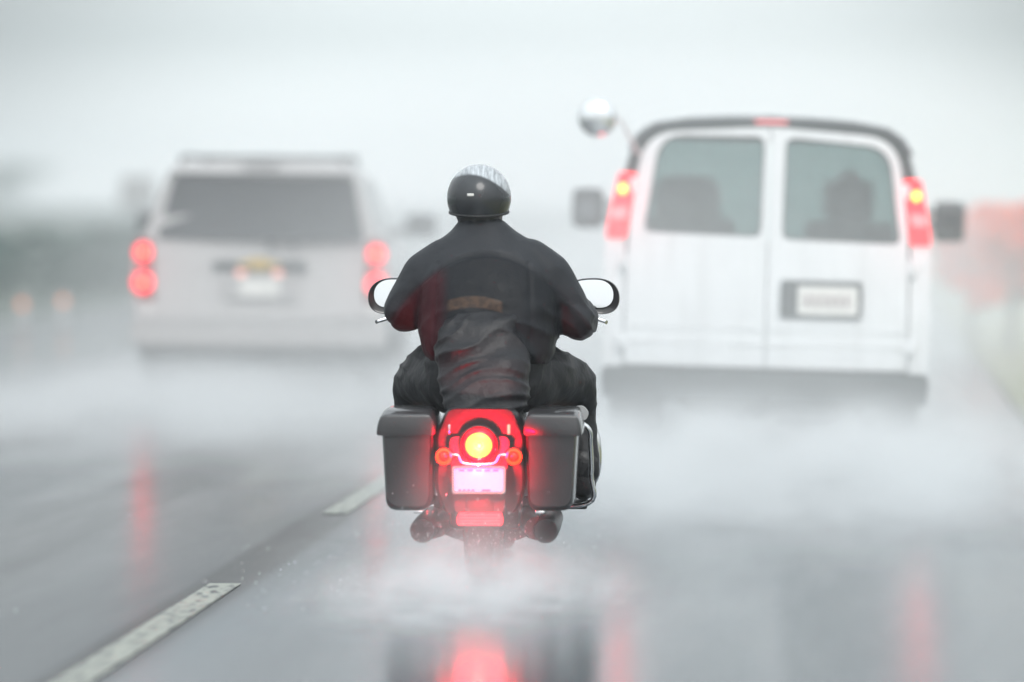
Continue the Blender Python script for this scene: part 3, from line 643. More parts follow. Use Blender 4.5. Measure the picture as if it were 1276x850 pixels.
def van_person():
    # somebody on the right-hand bench, a dark shape behind the glass
    o = empty('person', (0, 0, 0)); tag(o, 'person in dark reddish clothes seated on the right inside the white van', 'person')
    bm = NB(); chain(bm, [((.52, 2.12, .98), .17), ((.52, 2.05, 1.28), .18), ((.52, 2.05, 1.42), .12), ((.52, 2.06, 1.52), .055)])
    ellip(bm, (.52, 2.08, 1.66), (.085, .1, .12)); ellip(bm, (.52, 2.185, 1.65), (.014, .02, .02))
    for s in (-1, 1):
        chain(bm, [((.52+s*.2, 2.07, 1.38), .065), ((.52+s*.25, 2.2, 1.1), .05), ((.52+s*.16, 2.42, 1.05), .04), ((.52+s*.13, 2.5, 1.05), .03)])
        chain(bm, [((.52+s*.1, 2.15, .99), .095), ((.52+s*.12, 2.58, 1.02), .075), ((.52+s*.12, 2.62, .7), .055)])
    organic('body', bm, pm('red_brown_clothes', (.30, .05, .055), .8), o, .018, 4)
    bm = NB(); ellip(bm, (.52, 2.06, 1.685), (.093, .108, .115)); organic('hair', bm, M['leather'], o, .015, 2)
    o.parent = None; o.location = van.location; o.rotation_euler = van.rotation_euler
van_person()

# ================================================================ SILVER SUV
def build_suv():
    D = 36.0; S = FPX/D; CX = 322
    lx = lambda px: (px-CX)/S
    lz = lambda py: 1.6-(py-247)/S
    o = W(CX, 247, D); suv = empty('suv', (o.x, D, 0), R(3.3), R(.5))
    tag(suv, 'silver suv with dark rear glass and round red tail lights in the left lane', 'suv')
    PR = [(0, .36), (.6, .36), (.93, .38), (.985, .5), (1.01, .75), (1.02, 1.0), (1.0, 1.2), (.955, 1.28), (.91, 1.34), (.84, 1.55), (.765, 1.76), (.72, 1.82), (.62, 1.86), (.4, 1.885), (0, 1.895)]
    def arch(y):
        z = .36
        for yc in (1.0, 3.95):
            if abs(y-yc) < .47: z = max(z, .38+math.sqrt(.47**2-(y-yc)**2)*.98)
        return z
    st = [(.0, .32, 1.28, 9, .36, .985), (.07, .32, 1.28, 9, .36, 1.)]
    for y in (.5, .55, .65, .8, 1.0, 1.2, 1.35, 1.45, 1.5, 2.2, 2.7): st.append((y, .32*max(0, 1-y/.8), 1.28, 9, arch(y), 1.))
    st += [(3.35, -1.1, 1.25, 9, 0.36, 1.), (3.45, 0, 9, 1.25, .36, .995)]
    st += [(y, 0, 9, zt, arch(y), ws) for y, zt, ws in ((3.5, 1.24, .99), (3.65, 1.22, .985), (3.95, 1.18, .98), (4.25, 1.15, .97), (4.4, 1.12, .96), (4.8, 1.05, .92), (5.05, .95, .86), (5.1, .8, .8))]
    bm = NB(); loft(bm, car_rings(PR, st)); obj('body', bm, M['silver_paint'], suv)
    yf = lambda x, z: max(0, z-1.28)*.32+.05*x*x
    P_ = lambda pts: [(lx(a), lz(b)) for a, b in pts]
    tg = roundpoly([(-.86, .66), (.86, .66), (.875, 1.27), (.735, 1.84), (-.735, 1.84), (-.875, 1.27)], [.05, .05, .06, .06, .06, .06])
    bm = NB(); prism(bm, tg, -.02, .02, yf); gate = obj('tailgate', bm, M['silver_paint'], suv)
    win = roundpoly(P_([(192, 299), (453, 300), (437, 221), (212, 219)]), [.04, .04, .05, .05])
    bm = NB(); prism(bm, win, -.03, -.021, yf); obj('rear_window', bm, M['dark_glass'], gate)
    bm = NB(); prism(bm, roundpoly([(-.74, 1.80), (.74, 1.80), (.70, 1.885), (-.70, 1.885)], .03), -.12, .12, lambda x, z: .17+(z-1.8)*1.6+.1*x*x); obj('spoiler', bm, M['silver_paint'], suv)
    bm = NB(); box(bm, (0, .04+.08, 1.86), (.3, .03, .02), .005); obj('high_brake_light', bm, M['dark_trim'], suv)
    for s in (-1, 1):
        bm = NB(); tube(bm, spline([(s*.64, .25, 1.88), (s*.64, .33, 1.925), (s*.65, 1.4, 1.935), (s*.64, 2.5, 1.93), (s*.62, 2.65, 1.89)]), .02, 10); obj('roof_rail', bm, M['dark_trim'], suv)
    for y in (.55, 2.0):
        bm = NB(); prism(bm, roundpoly([(-.64, 1.915), (.64, 1.915), (.62, 1.942), (-.62, 1.942)], .008), y-.03, y+.03); obj('roof_crossbar', bm, M['dark_trim'], suv)
    # lamps: two round red units in an upright housing
    for s in (-1, 1):
        q = [(s*.83, .78), (s*1.0, .78), (s*1.015, 1.0), (s*.985, 1.27), (s*.85, 1.27)]
        bm = NB(); prism(bm, roundpoly(q, .03), -.045, .03, yf); tl = obj('tail_light', bm, M['lamp_housing'], suv)
        glow(suv, (s*.95, -.16, 1.05), .45)
        for zc, r in ((1.165, .074), (.925, .086)):
            bm = NB(); lathe(bm, [(-.02, 0), (-.018, r*.5), (-.01, r*.85), (0, r), (.01, r)], (s*.925, yf(.92, zc)-.05, zc), 'Y', 28); obj('lens', bm, M['tahoe_lens'], tl)
            bm = NB(); ellip(bm, (s*.925, yf(.92, zc)-.075, zc), (.016, .012, .016), 12)
            if zc > 1 or s < 0: obj('bulb', bm, M['small_bulb'], tl)
            else: bm.free()
        bm = NB(); prism(bm, roundpoly([(s*.86, .70), (s*.985, .70), (s*.99, .765), (s*.86, .765)], .015), -.04, .03, yf); obj('reversing_light', bm, M['plate'], suv)
    # garnish with handle recess, badge, plate lights, plate
    bm = NB(); prism(bm, roundpoly([(-.38, 1.03), (.38, 1.03), (.36, 1.10), (-.36, 1.10)], .02), -.028, -.018, yf); gz = obj('handle_recess', bm, M['grey_trim'], gate)
    bm = NB(); a, b, c_, h = .15, .07, .045, .018
    prism(bm, [(-a, 1.08-h), (-b, 1.08-h), (-b, 1.08-c_), (b+.01, 1.08-c_), (b+.02, 1.08-h), (a+.02, 1.08-h), (a, 1.08+h), (b, 1.08+h), (b, 1.08+c_), (-b-.01, 1.08+c_), (-b-.02, 1.08+h), (-a-.02, 1.08+h)], -.05, -.03, yf); obj('badge', bm, M['gold'], gate)
    for s in (-1, 1):
        bm = NB(); ellip(bm, (s*.148, yf(.15, 1)-.03, 1.005), (.04, .014, .028), 14); obj('plate_light', bm, M['plate_light'], gate)
    bm = NB(); prism(bm, roundpoly([(-.30, .80), (.30, .80), (.28, .985), (-.28, .985)], .03), -.03, -.018, yf); obj('plate_recess', bm, M['silver_paint'], gate)
    bm = NB(); prism(bm, roundpoly([(-.155, .82), (.155, .82), (.155, .965), (-.155, .965)], .01), -.038, -.031, yf); obj('licence_plate', bm, M['plate'], gate)
    bm = NB(); tube(bm, [(.08, -.04, 1.27), (.085, -.05, 1.20)], .022, 8); tube(bm, [(.09, -.04, 1.27), (.36, -.035, 1.285)], .012, 8); tube(bm, [(.27, -.04, 1.27), (.275, -.04, 1.215)], .016, 8); obj('rear_wiper', bm, M['dark_trim'], gate)
    bm = NB(); prism(bm, roundpoly([(-1.0, .44), (1.0, .44), (1.02, .56), (1.0, .625), (-1.0, .625), (-1.02, .56)], .03), -.16, .06, lambda x, z: .09*x*x); bu = obj('bumper', bm, M['silver_paint'], suv)
    bm = NB(); prism(bm, roundpoly([(-.96, .624), (.96, .624), (.96, .634), (-.96, .634)], .003), -.15, -.02, lambda x, z: .09*x*x); obj('step_pad', bm, M['steel'], bu)
    bm = NB(); prism(bm, roundpoly([(-.88, .24), (.88, .24), (.97, .445), (-.97, .445)], .02), -.08, .1, lambda x, z: .09*x*x); obj('lower_valance', bm, M['grey_trim'], bu)
    bm = NB(); tube(bm, [(-.8, 1.0, .38), (.8, 1.0, .38)], .045); ellip(bm, (0, 1.0, .38), (.14, .17, .15)); obj('rear_axle', bm, M['black_metal'], suv)
    bm = NB(); tube(bm, [(.6, .8, .32), (.62, -.05, .30)], .035); obj('exhaust_pipe', bm, M['steel'], suv)
    for s in (-1, 1):
        for yc in (1.0, 3.95): wheel(suv, s*.87, yc, .38, .27)
        side_panel('side_window', PR, s, [(.42, 1.36), (1.25, 1.36), (1.25, 1.72), (.56, 1.72)], M['dark_glass'], suv)
        side_panel('side_window', PR, s, [(1.36, 1.36), (2.2, 1.36), (2.2, 1.72), (1.36, 1.72)], M['dark_glass'], suv)
        side_panel('side_window', PR, s, [(2.3, 1.36), (3.25, 1.36), (2.95, 1.72), (2.3, 1.72)], M['dark_glass'], suv)
        bm = NB(); box(bm, (s*1.16, 3.2, 1.38), (.26, .14, .20), .05, 4); mi = obj('door_mirror', bm, M['dark_trim'], suv)
        bm = NB(); box(bm, (s*1.16, 3.128, 1.38), (.2, .005, .15)); obj('mirror_glass', bm, M['dark_glass'], mi)
        bm = NB(); tube(bm, [(s*.93, 3.22, 1.32), (s*1.08, 3.2, 1.34)], .03); obj('mirror_arm', bm, M['dark_trim'], mi)
    bm = NB(); prism(bm, roundpoly([(-.6, .82), (.6, .82), (.6, .98), (-.6, .98)], .03), 5.03, 5.07); obj('grille', bm, M['dark_trim'], suv)
    return suv
suv = build_suv()

# ================================================================ MOTORCYCLE
BD = 18.7; bo = W(597, 247, BD)
def build_bike():
    bk = empty('motorcycle', (bo.x, BD, 0), R(1.9))
    tag(bk, 'black touring motorcycle with hard saddlebags and lit red brake light', 'motorcycle')
    K = M
    wheel(bk, 0, .42, .32, .15, 'rear_wheel', M['chrome'], 9); wheel(bk, 0, 2.05, .33, .13, 'front_wheel', M['chrome'], 9)
    # rear fender: swept strip following the tyre
    def fender(y, z, R0, hw, a0, a1, dep, name):
        bm = NB(); rings = []
        for k in range(25):
            a = R(a0+(a1-a0)*k/24); c = Vector((0, y+R0*math.cos(a), z+R0*math.sin(a))); rad = Vector((0, math.cos(a), math.sin(a))); ring = []
            for t in [i/12 for i in range(13)]:
                u = -1+2*t; prof = (1-abs(u)**2.6)**.5 if abs(u) < 1 else 0
                ring.append(c+Vector((u*hw, 0, 0))+rad*(prof*dep))
            ring += [p_-rad*.012 if 0 < i < 12 else p_-rad*.02 for i, p_ in reversed(list(enumerate(ring)))]
            rings.append(ring)
        loft(bm, rings); return obj(name, bm, M['black_paint'], bk)
    fender(.42, .32, .335, .105, 35, 188, .075, 'rear_fender')
    fender(2.05, .33, .345, .085, 20, 165, .06, 'front_fender')
    # plate bracket panel below the lamp
    bm = NB(); prism(bm, roundpoly([(-.10, .30), (.10, .30), (.125, .62), (-.125, .62)], .03), .02, .05); obj('rear_panel', bm, M['black_paint'], bk)
    bm = NB(); rings = []
    for y, k in ((.085, .92), (.10, 1), (.5, 1), (.56, .9)):
        poly = roundpoly([(-.15, .30), (.15, .30), (.188, .40), (.188, .62), (.14, .73), (-.14, .73), (-.188, .62), (-.188, .40)], .03)
        rings.append([Vector((x*k, y, z)) for x, z in poly])
    loft(bm, rings); obj('inner_fender', bm, M['black_metal'], bk)
    bm = NB()
    for s in (-1, 1): tube(bm, spline([(s*.09, 1.0, .33), (s*.16, .8, .25), (s*.2, .5, .22), (s*.23, .2, .23)]), [.05]*19, 12)
    prism(bm, roundpoly([(-.24, .33), (.24, .33), (.20, .17), (.10, .13), (-.10, .13), (-.20, .17)], .03), .74, .80)
    box(bm, (0, .62, .26), (.30, .3, .12), .03); obj('lower_frame', bm, M['black_metal'], bk)
    # tail lamp
    bm = NB(); lathe(bm, [(.06, .05), (.04, .078), (-.01, .082), (-.016, .078), (-.01, .07), (.02, .06)], (0, .0, .587), 'Y', 40); tl = obj('tail_light', bm, M['black_paint'], bk)
    bm = NB(); lathe(bm, [(.0, .074), (-.022, .070), (-.034, .058), (-.036, .05), (.0, .05)], (0, 0, .587), 'Y', 40); obj('lens', bm, M['bike_lens'], tl)
    bm = NB(); lathe(bm, [(.0, .0515), (-.040, .0515), (-.048, .040), (-.052, .02), (-.053, .0)], (0, 0, .587), 'Y', 40)
    for v in bm.verts: v.co.x *= 1.06
    obj('bulb', bm, M['bike_bulb'], tl)
    bm = NB(); lathe(bm, [(-.050, .016), (-.056, .012), (-.058, 0)], (0.002, 0, .588), 'Y', 16); obj('bulb_core', bm, M['bike_bulb_core'], tl)
    def lamp(c, e_, col, r_):
        ld = bpy.data.lights.new('lamp_or_fill_light', 'POINT'); ld.energy = e_; ld.color = col; ld.shadow_soft_size = r_
        lo = bpy.data.objects.new('lamp_or_fill_light', ld); COL.objects.link(lo); lo.location = c; lo.parent = bk
    sp_ = bpy.data.lights.new('lamp_or_fill_light', 'SPOT'); sp_.energy = 150; sp_.color = (1, .0, .02); sp_.shadow_soft_size = .05; sp_.spot_size = R(104); sp_.spot_blend = 1  # unseen added spot, aimed forward to redden bags and fender
    so = bpy.data.objects.new('lamp_or_fill_light', sp_); COL.objects.link(so); so.location = (0, -.27, .56); so.parent = bk; so.rotation_euler = Vector((0, -1, .20)).to_track_quat('Z', 'Y').to_euler()
    lamp((0, -.12, .63), .6, (1, .0, .025), .05)          # what the brake lamp throws out
    lamp((0, -.045, .507), .12, (1, .58, .45), .006)          # plate lamp
    # signals with chrome bar
    for s in (-1, 1):
        c = (s*.143, -.02, .541)
        bm = NB(); lathe(bm, [(.07, .0), (.06, .022), (.02, .036), (-.005, .038), (-.012, .035)], c, 'Y', 28); ts = obj('turn_signal', bm, M['black_metal'], bk)
        bm = NB(); lathe(bm, [(-.008, .034), (-.02, .034), (-.022, .024), (-.012, .02), (-.008, .02)], c, 'Y', 28, closed=True); obj('lens_rim', bm, M['signal'], ts)
        bm = NB(); lathe(bm, [(-.009, .0235), (-.016, .020), (-.022, .012), (-.024, 0)], c, 'Y', 24); obj('lens', bm, M['signal_rim'], ts)
        # small upright lamp lens and chrome strut tip above
        bm = NB(); box(bm, (s*.122, -.01, .652), (.011, .02, .040), .005, 3); obj('bag_latch', bm, M['frame_tan'] if s > 0 else M['chrome'], bk)
    bm = NB(); pts = [(-.115, .547), (-.085, .545), (-.058, .512), (.058, .512), (.085, .545), (.115, .547)]
    prof = spline([Vector((x, -.035, z)) for x, z in pts], 6); tube(bm, prof, [.0055+.0035*(1-abs(p_.x)/.12) for p_ in prof], 10); obj('signal_bar', bm, M['chrome'], bk)
    # number plate
    bm = NB(); prism(bm, roundpoly([(-.105, .393), (.105, .393), (.105, .497), (-.105, .497)], .012), -.03, -.024); pl = obj('licence_plate', bm, M['plate'], bk)
    for cx_, cz_, w_ in [(-.07+k*.035, .484, .022) for k in range(5)]+[(-.078+k*.018, .403, .012) for k in range(4)]+[(.03, .403, .035)]:
        bm = NB(); box(bm, (cx_, -.031, cz_), (w_, .002, .007)); obj('plate_mark', bm, M['plate_mark'], pl)
    bm = NB(); holed(bm, roundpoly([(-.11, .388), (.11, .388), (.11, .502), (-.11, .502)], .014), roundpoly([(-.101, .397), (.101, .397), (.101, .493), (-.101, .493)], .01), -.034, -.0305, lambda x, z: 0, 40); obj('plate_frame', bm, M['chrome'], pl)
    # low brake bar with ribs
    bm = NB(); prism(bm, roundpoly([(-.088, .256), (.096, .256), (.1, .283), (.092, .309), (-.084, .309), (-.092, .283)], .012), -.02, .02); lb = obj('lower_brake_light', bm, M['low_brake'], bk)
    bm = NB()
    for k in range(4): box(bm, (.004, -.021, .264+k*.0125), (.165, .006, .0035))
    obj('lens_ribs', bm, M['low_brake_rib'], lb)
    # saddlebags
    for s in (-1, 1):
        bm = NB(); rings = []
        for y, k, zb in ((.0, .90, .335), (.012, .96, .322), (.03, 1, .315), (.3, 1.02, .31), (.5, 1, .34), (.60, .93, .40), (.615, .85, .43)):
            xi, xo, xb, xbi = .192, .403, .384, .20
            cx, cz = .298, .47
            poly = roundpoly([(xbi, zb), (xb, zb), (xo, .66), (xi, .66)], [.05, .05, .02, .02], 6)
            rings.append([Vector((s*(cx+(x-cx)*k), y, cz+(z-cz)*(k if z > cz else 1))) for x, z in poly])
        loft(bm, rings); bg_ = obj('saddlebag', bm, M['black_paint'], bk)
        bm = NB(); rings = []
        for y, k, h in ((-.012, .95, -.006), (-.009, .985, .0), (.0, 1, .004), (.2, 1.01, .02), (.45, 1.0, .02), (.6, .96, .0), (.632, .88, -.01)):
            poly = roundpoly([(.182, .625), (.423, .625), (.42, .665), (.405, .708+h), (.20, .71+h), (.183, .675)], [.012, .012, .02, .025, .025, .02], 5)
            rings.append([Vector((s*(.30+(x-.30)*k), y, z)) for x, z in poly])
        loft(bm, rings); obj('lid', bm, M['black_paint'], bg_)
        bm = NB(); box(bm, (s*.25, -.012, .312), (.04, .018, .012), .004); obj('guard_clamp', bm, M['chrome'], bk)
        # exhaust
        bm = NB(); xe = -.236 if s < 0 else .272
        lathe(bm, [(.0, .036), (-.002, .048), (.01, .052), (.3, .054), (.8, .048), (.9, .03), (.9, .0)], (xe, .03, .232), 'Y', 28); ex = obj('exhaust_pipe', bm, M['black_metal'], bk)
        bm = NB(); lathe(bm, [(.03, .0), (.028, .034), (.0, .0355)], (xe, .03, .232), 'Y', 24); obj('pipe_mouth', bm, M['rubber'], ex)
        # floorboard, engine guard, mirror, grip, lever
        bm = NB(); box(bm, (s*.36, 1.12, .27), (.12, .32, .025), .01); obj('floorboard', bm, M['rubber'], bk)
        bm = NB(); tube(bm, spline([(s*.12, 1.45, .26), (s*.34, 1.45, .27), (s*.44, 1.43, .36), (s*.455, 1.42, .50), (s*.42, 1.42, .60), (s*.26, 1.42, .69), (s*.08, 1.42, .74)]), .016, 12); obj('engine_guard', bm, M['chrome'], bk)
        if s > 0: bm = NB(); tube(bm, spline([(s*.14, .75, .28), (s*.43, .72, .30), (s*.443, .70, .42), (s*.44, .68, .55), (s*.425, .66, .63), (s*.3, .66, .68)]), .011, 10); obj('passenger_guard', bm, M['chrome'], bk)
        bm = NB(); tube(bm, [(s*.31, 1.10, 1.085), (s*.43, 1.06, 1.075)], .02, 14); obj('grip', bm, M['rubber'], bk)
        bm = NB(); tube(bm, spline([(s*.29, 1.17, 1.10), (s*.38, 1.17, 1.095), (s*.455, 1.12, 1.075), (s*.50, 1.08, 1.062)]), [.007]*18+[.009], 8); obj('hand_lever', bm, M['chrome'], bk)
        # mirror: teardrop housing with inset glass
        cx, cz, cy = s*.430, 1.175, 1.20
        if s < 0: cx = -.420
        out = []
        for k in range(40):
            a = 2*math.pi*k/40; ca, sa = math.cos(a), math.sin(a)
            u = .125*math.copysign(abs(ca)**.85, ca); w_ = .092*math.copysign(abs(sa)**.9, sa)*(1-.32*(0.5-.5*ca))+.010*(-ca)
            out.append((u, w_))
        def mring(sc, y): return [Vector((cx+s*u*sc, cy+y-.02*(u*sc/.1)*0, cz+w_*sc)) for u, w_ in out]
        bm = NB(); loft(bm, [mring(.90, -.004), mring(.97, -.008), mring(1, 0), mring(.96, .03), mring(.8, .055), mring(.45, .07)]); mr_ = obj('mirror', bm, M['black_paint'], bk)
        bm = NB(); gl = []
        for sc_, dy in ((.01, -.0105), (.3, -.0104), (.6, -.0102), (.78, -.0095)):
            gl.append([Vector((cx+s*u*sc_, cy+dy+.09*w_*sc_, cz+.011+w_*sc_)) for u, w_ in out])
        loft(bm, gl, True, False); obj('mirror_glass', bm, M['mirror'], mr_)
        bm = NB(); tube(bm, spline([(s*.30, 1.13, 1.09), (s*.33, 1.18, 1.13), (cx-s*.05, 1.225, 1.17)]), .008, 8); obj('mirror_stem', bm, M['chrome'], mr_)
    # pale cover flap in front of the right bag
    bm = NB(); prism(bm, roundpoly([(.37, .655), (.425, .66), (.435, .69), (.41, .72), (.37, .715)], .015), .63, .70); obj('side_cover', bm, M['post'], bk)
    # seat, tank, engine, frame, forks, bars, headlamp, windscreen
    bm = NB(); rings = []
    for y, w, h, z in ((.16, .06, .015, .68), (.2, .10, .03, .69), (.3, .12, .045, .70), (.45, .14, .05, .71), (.5, .16, .05, .69), (.65, .17, .06, .68), (.85, .14, .06, .69), (.98, .09, .05, .71)):
        rings.append([Vector((w*math.cos(2*math.pi*k/24), y, z+h*math.sin(2*math.pi*k/24))) for k in range(24)])
    loft(bm, rings); obj('seat', bm, M['leather'], bk)
    bm = NB(); rings = []
    for y, w, h, z in ((.95, .06, .06, .76), (1.0, .12, .10, .79), (1.15, .15, .12, .82), (1.35, .15, .12, .84), (1.48, .10, .09, .85), (1.52, .05, .05, .85)):
        rings.append([Vector((w*math.cos(2*math.pi*k/24), y, z+h*math.sin(2*math.pi*k/24))) for k in range(24)])
    loft(bm, rings); obj('fuel_tank', bm, M['black_paint'], bk)
    bm = NB(); box(bm, (0, 1.15, .35), (.26, .42, .24), .05, 3)
    for a, y in ((-.35, 1.05), (.4, 1.32)):
        for k in range(9): lathe(bm, [(-.004, .085), (.004, .085)], (0, y+a*.06*k, .49+k*.024), 'Z', 20)
    lathe(bm, [(-.15, .09), (-.16, .07), (-.15, 0)], (0, 1.18, .36), 'X', 24); lathe(bm, [(.15, .1), (.165, .08), (.16, 0)], (0, 1.05, .36), 'X', 24); obj('engine', bm, M['steel'], bk)
    bm = NB(); box(bm, (0, .62, .42), (.24, .35, .26), .03); tube(bm, [(-.1, .42, .32), (-.1, .95, .36)], .025); tube(bm, [(.1, .42, .32), (.1, .95, .36)], .025)
    tube(bm, [(0, .5, .66), (0, 1.6, .93)], .025); tube(bm, [(0, 1.6, .93), (0, 1.5, .3), (0, .9, .25)], .022); tube(bm, [(-.14, .42, .32), (.14, .42, .32)], .02); obj('frame', bm, M['black_metal'], bk)
    bm = NB()
    for s in (-1, 1): tube(bm, [(s*.1, 2.05, .33), (s*.1, 1.78, .75), (s*.1, 1.62, 1.02)], [.03, .03, .026], 12)
    obj('fork', bm, M['chrome'], bk)
    bm = NB(); tube(bm, spline([(-.43, 1.06, 1.075), (-.30, 1.11, 1.09), (-.2, 1.35, 1.1), (-.08, 1.56, 1.03), (.08, 1.56, 1.03), (.2, 1.35, 1.1), (.30, 1.11, 1.09), (.43, 1.06, 1.075)]), .0125, 10); obj('handlebar', bm, M['chrome'], bk)
    bm = NB(); lathe(bm, [(-.12, .0), (-.11, .06), (-.02, .10), (.06, .105), (.08, .09), (.09, 0)], (0, 1.78, .93), 'Y', 28); obj('headlight', bm, M['chrome'], bk)
    bm = NB(); rings = []
    for z, y, w in ((.98, 1.82, .16), (1.08, 1.79, .22), (1.2, 1.74, .23), (1.3, 1.69, .18), (1.34, 1.67, .08)):
        rings.append([Vector((w*t, y-.25*w*t*t*2, z)) for t in [i/6-1 for i in range(13)]])
    loft(bm, rings, False, False, closed=False); obj('windscreen', bm, M['clear_glass'], bk)
    return bk
bike = build_bike()

# ================================================================ RIDER
def build_rider():
    rd_ = empty('person', (bo.x, BD, 0), R(1.9)); tag(rd_, 'motorcycle rider in black helmet and wet dark jacket, seen from behind', 'person')
    def torso(bm, rows, seg=28):
        rings = []
        for z, cx, cy, rx, ry in rows:
            rings.append([Vector((cx+rx*math.copysign(abs(math.cos(a))**.85, math.cos(a)), cy+ry*math.copysign(abs(math.sin(a))**.85, math.sin(a)), z)) for a in [2*math.pi*k/seg for k in range(seg)]])
        loft(bm, rings)
    def fold(amp, fz, fx, seed):
        def f(p_):
            q = Vector((p_.x*fx, p_.y*fx*.7, p_.z*fz))+Vector((seed, seed, seed)); w_ = noise.noise_vector(q*.5)*.9
            return amp*(noise.noise(q+w_)+.5*noise.noise(q*2.1+w_))
        return f
    # body under the clothes
    bm = NB(); torso(bm, [(.74, 0, .62, .17, .14), (.95, 0, .63, .19, .15), (1.2, 0, .68, .20, .14), (1.36, 0, .71, .17, .10), (1.44, 0, .72, .08, .07), (1.52, -.02, .73, .06, .065)])
    ellip(bm, (-.037, .755, 1.60), (.083, .10, .125)); ellip(bm, (-.037, .80, 1.545), (.055, .06, .06)); ellip(bm, (-.037, .862, 1.59), (.014, .022, .022))
    for s in (-1, 1):
        ellip(bm, (-.037+s*.085, .75, 1.595), (.012, .022, .032)); ex = -.345 if s < 0 else .365
        chain(bm, [((s*.2, .72, 1.36), .06), ((ex, .72, 1.12), .045), ((s*.385, 1.0, 1.09), .033), ((s*.38, 1.07, 1.085), .028)])
        kx = -.305 if s < 0 else .335; chain(bm, [((s*.11, .66, .82), .09), ((kx, 1.06, .80), .06), ((s*.36, 1.06, .40), .045)])
    organic('body', bm, M['skin'], rd_, .014, 3)
    # jacket
    bm = NB()
    torso(bm, [(.90, 0.01, .62, .25, .21), (.95, .012, .63, .285, .225), (1.05, .01, .64, .30, .23), (1.15, .005, .66, .30, .22), (1.24, 0, .68, .295, .20), (1.31, 0, .695, .275, .175),
               (1.37, -.005, .71, .235, .15), (1.42, -.01, .715, .198, .12), (1.462, -.018, .72, .138, .10), (1.515, -.028, .725, .085, .085)])
    for s, ex, ez in ((-1, -.352, 1.125), (1, .372, 1.09)):
        chain(bm, [((s*.18, .70, 1.335), .095), ((s*.265, .70, 1.275), .097), ((ex, .72, ez), .093), ((ex+s*.012, .86, ez-.01), .088), ((s*.38, 1.03, 1.085), .052)])
    def crease(amp, fz, arc, warp, seed, sx=0.):
        def f(p_):
            q = Vector((p_.x*4, p_.y*4, p_.z*5))+Vector((seed, seed, seed)); w_ = noise.noise_vector(q)*warp
            ph = (p_.z+arc*p_.x*p_.x+sx*p_.x)*fz+w_.x*3+w_.y*2; m_ = .55+.9*noise.noise(q*1.3+Vector((9, 2, 5)))
            return amp*max(0, m_)*(.75-abs(math.sin(ph))**.55)
        return f
    f1, f2 = fold(.012, 6, 4, 3), crease(.011, 30, 1.6, 1., 9)
    def jf(p_):
        low = min(1, max(0, (1.30-p_.z)/.25))
        seam = -.006*math.exp(-((p_.z+1.7*p_.x**2-1.365)/.010)**2)
        if p_.y < .70: seam -= .006*math.exp(-((abs(p_.x+.01)-(.205-.25*(p_.z-1.1)**2))/.010)**2)*(1 if p_.z < 1.33 else 0)
        return (f1(p_)+f2(p_))*(.35+1.1*low)+seam
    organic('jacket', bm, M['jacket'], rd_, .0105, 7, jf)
    # raised yoke seam across the shoulders
    # bunched shirt tail hanging out over the seat
    bm = NB(); torso(bm, [(.69, .0, .32, .13, .10), (.72, .0, .34, .17, .14), (.80, .0, .38, .19, .16), (.90, -.0, .42, .19, .14), (1.0, -.01, .44, .185, .11), (1.09, -.015, .46, .16, .08), (1.14, -.02, .485, .10, .045)])
    g1, g2 = fold(.022, 7, 5, 21), crease(.019, 46, 2.2, 1.3, 33, -.2)
    organic('shirt_tail', bm, M['cloth'], rd_, .009, 4, lambda p_: g1(p_)+g2(p_))
    # trousers
    bm = NB(); torso(bm, [(.72, 0, .60, .20, .18), (.80, 0, .61, .25, .21), (.90, 0, .62, .26, .21), (.97, 0, .63, .24, .19)])
    for s, kx, ax in ((-1, -.318, -.36), (1, .352, .405)):
        chain(bm, [((s*.13, .62, .82), .14), ((s*.24, .84, .84), .135), ((kx, 1.06, .80), .107), ((kx+s*.02, 1.12, .66), .088), ((ax, 1.04, .42), .062)])
    h1, h2 = fold(.012, 7, 7, 41), crease(.010, 30, -1.2, 1.2, 55)
    organic('trousers', bm, M['denim'], rd_, .0115, 6, lambda p_: h1(p_)+h2(p_))
    for s, ax in ((-1, -.36), (1, .40)):
        bm = NB(); chain(bm, [((ax, 1.04, .46), .07), ((ax, 1.05, .36), .058), ((ax, 1.12, .335), .05), ((ax, 1.24, .318), .036)]); organic('boot', bm, M['leather'], rd_, .011, 4)
        # glove: palm on the grip, four bent fingers round it and a thumb below
        bm = NB(); gx, gy, gz = s*.375, 1.083, 1.082
        chain(bm, [((s*.38, .99, 1.088), .042), ((s*.378, 1.035, 1.098), .036)]); box(bm, (gx, 1.05, 1.108), (.088, .075, .03), .012, 2)
        for k in range(4):
            fx = gx+s*(-.034+k*.0225); L = (1, 1.08, 1.04, .86)[k]
            chain(bm, [((fx, 1.075, 1.113), .0115), ((fx, 1.075+.038*L, 1.108), .0108), ((fx, 1.083+.040*L, 1.080), .0098), ((fx, 1.078+.018*L, 1.056), .009)])
        chain(bm, [((gx-s*.036, 1.03, 1.095), .014), ((gx-s*.052, 1.062, 1.07), .012), ((gx-s*.046, 1.092, 1.055), .0105)])
        organic('glove', bm, M['glove'], rd_, .006, 2)
    # helmet: shell with rolled edge, origin in its centre so that the painted reflection sits on it
    bm = NB(); rings = []; c = Vector((-.037, .755, 1.602))
    for k in range(19):
        a = R(88-k*6.3); rr = math.cos(a); zz = math.sin(a)
        rings.append([Vector((.137*rr*math.cos(t), .168*rr*math.sin(t), .142*zz-(.018*math.sin(t)*-1 if k > 13 else 0)*((k-13)/5 if k > 13 else 0))) for t in [2*math.pi*j/40 for j in range(40)]])
    last = rings[-1]; rings += [[p_*.955+Vector((0, 0, .004)) for p_ in last], [Vector((p_.x*.9, p_.y*.9, p_.z*.5+.04)) for p_ in last]]
    loft(bm, rings); he = obj('helmet', bm, M['helmet'], rd_, True, 60); he.location = c
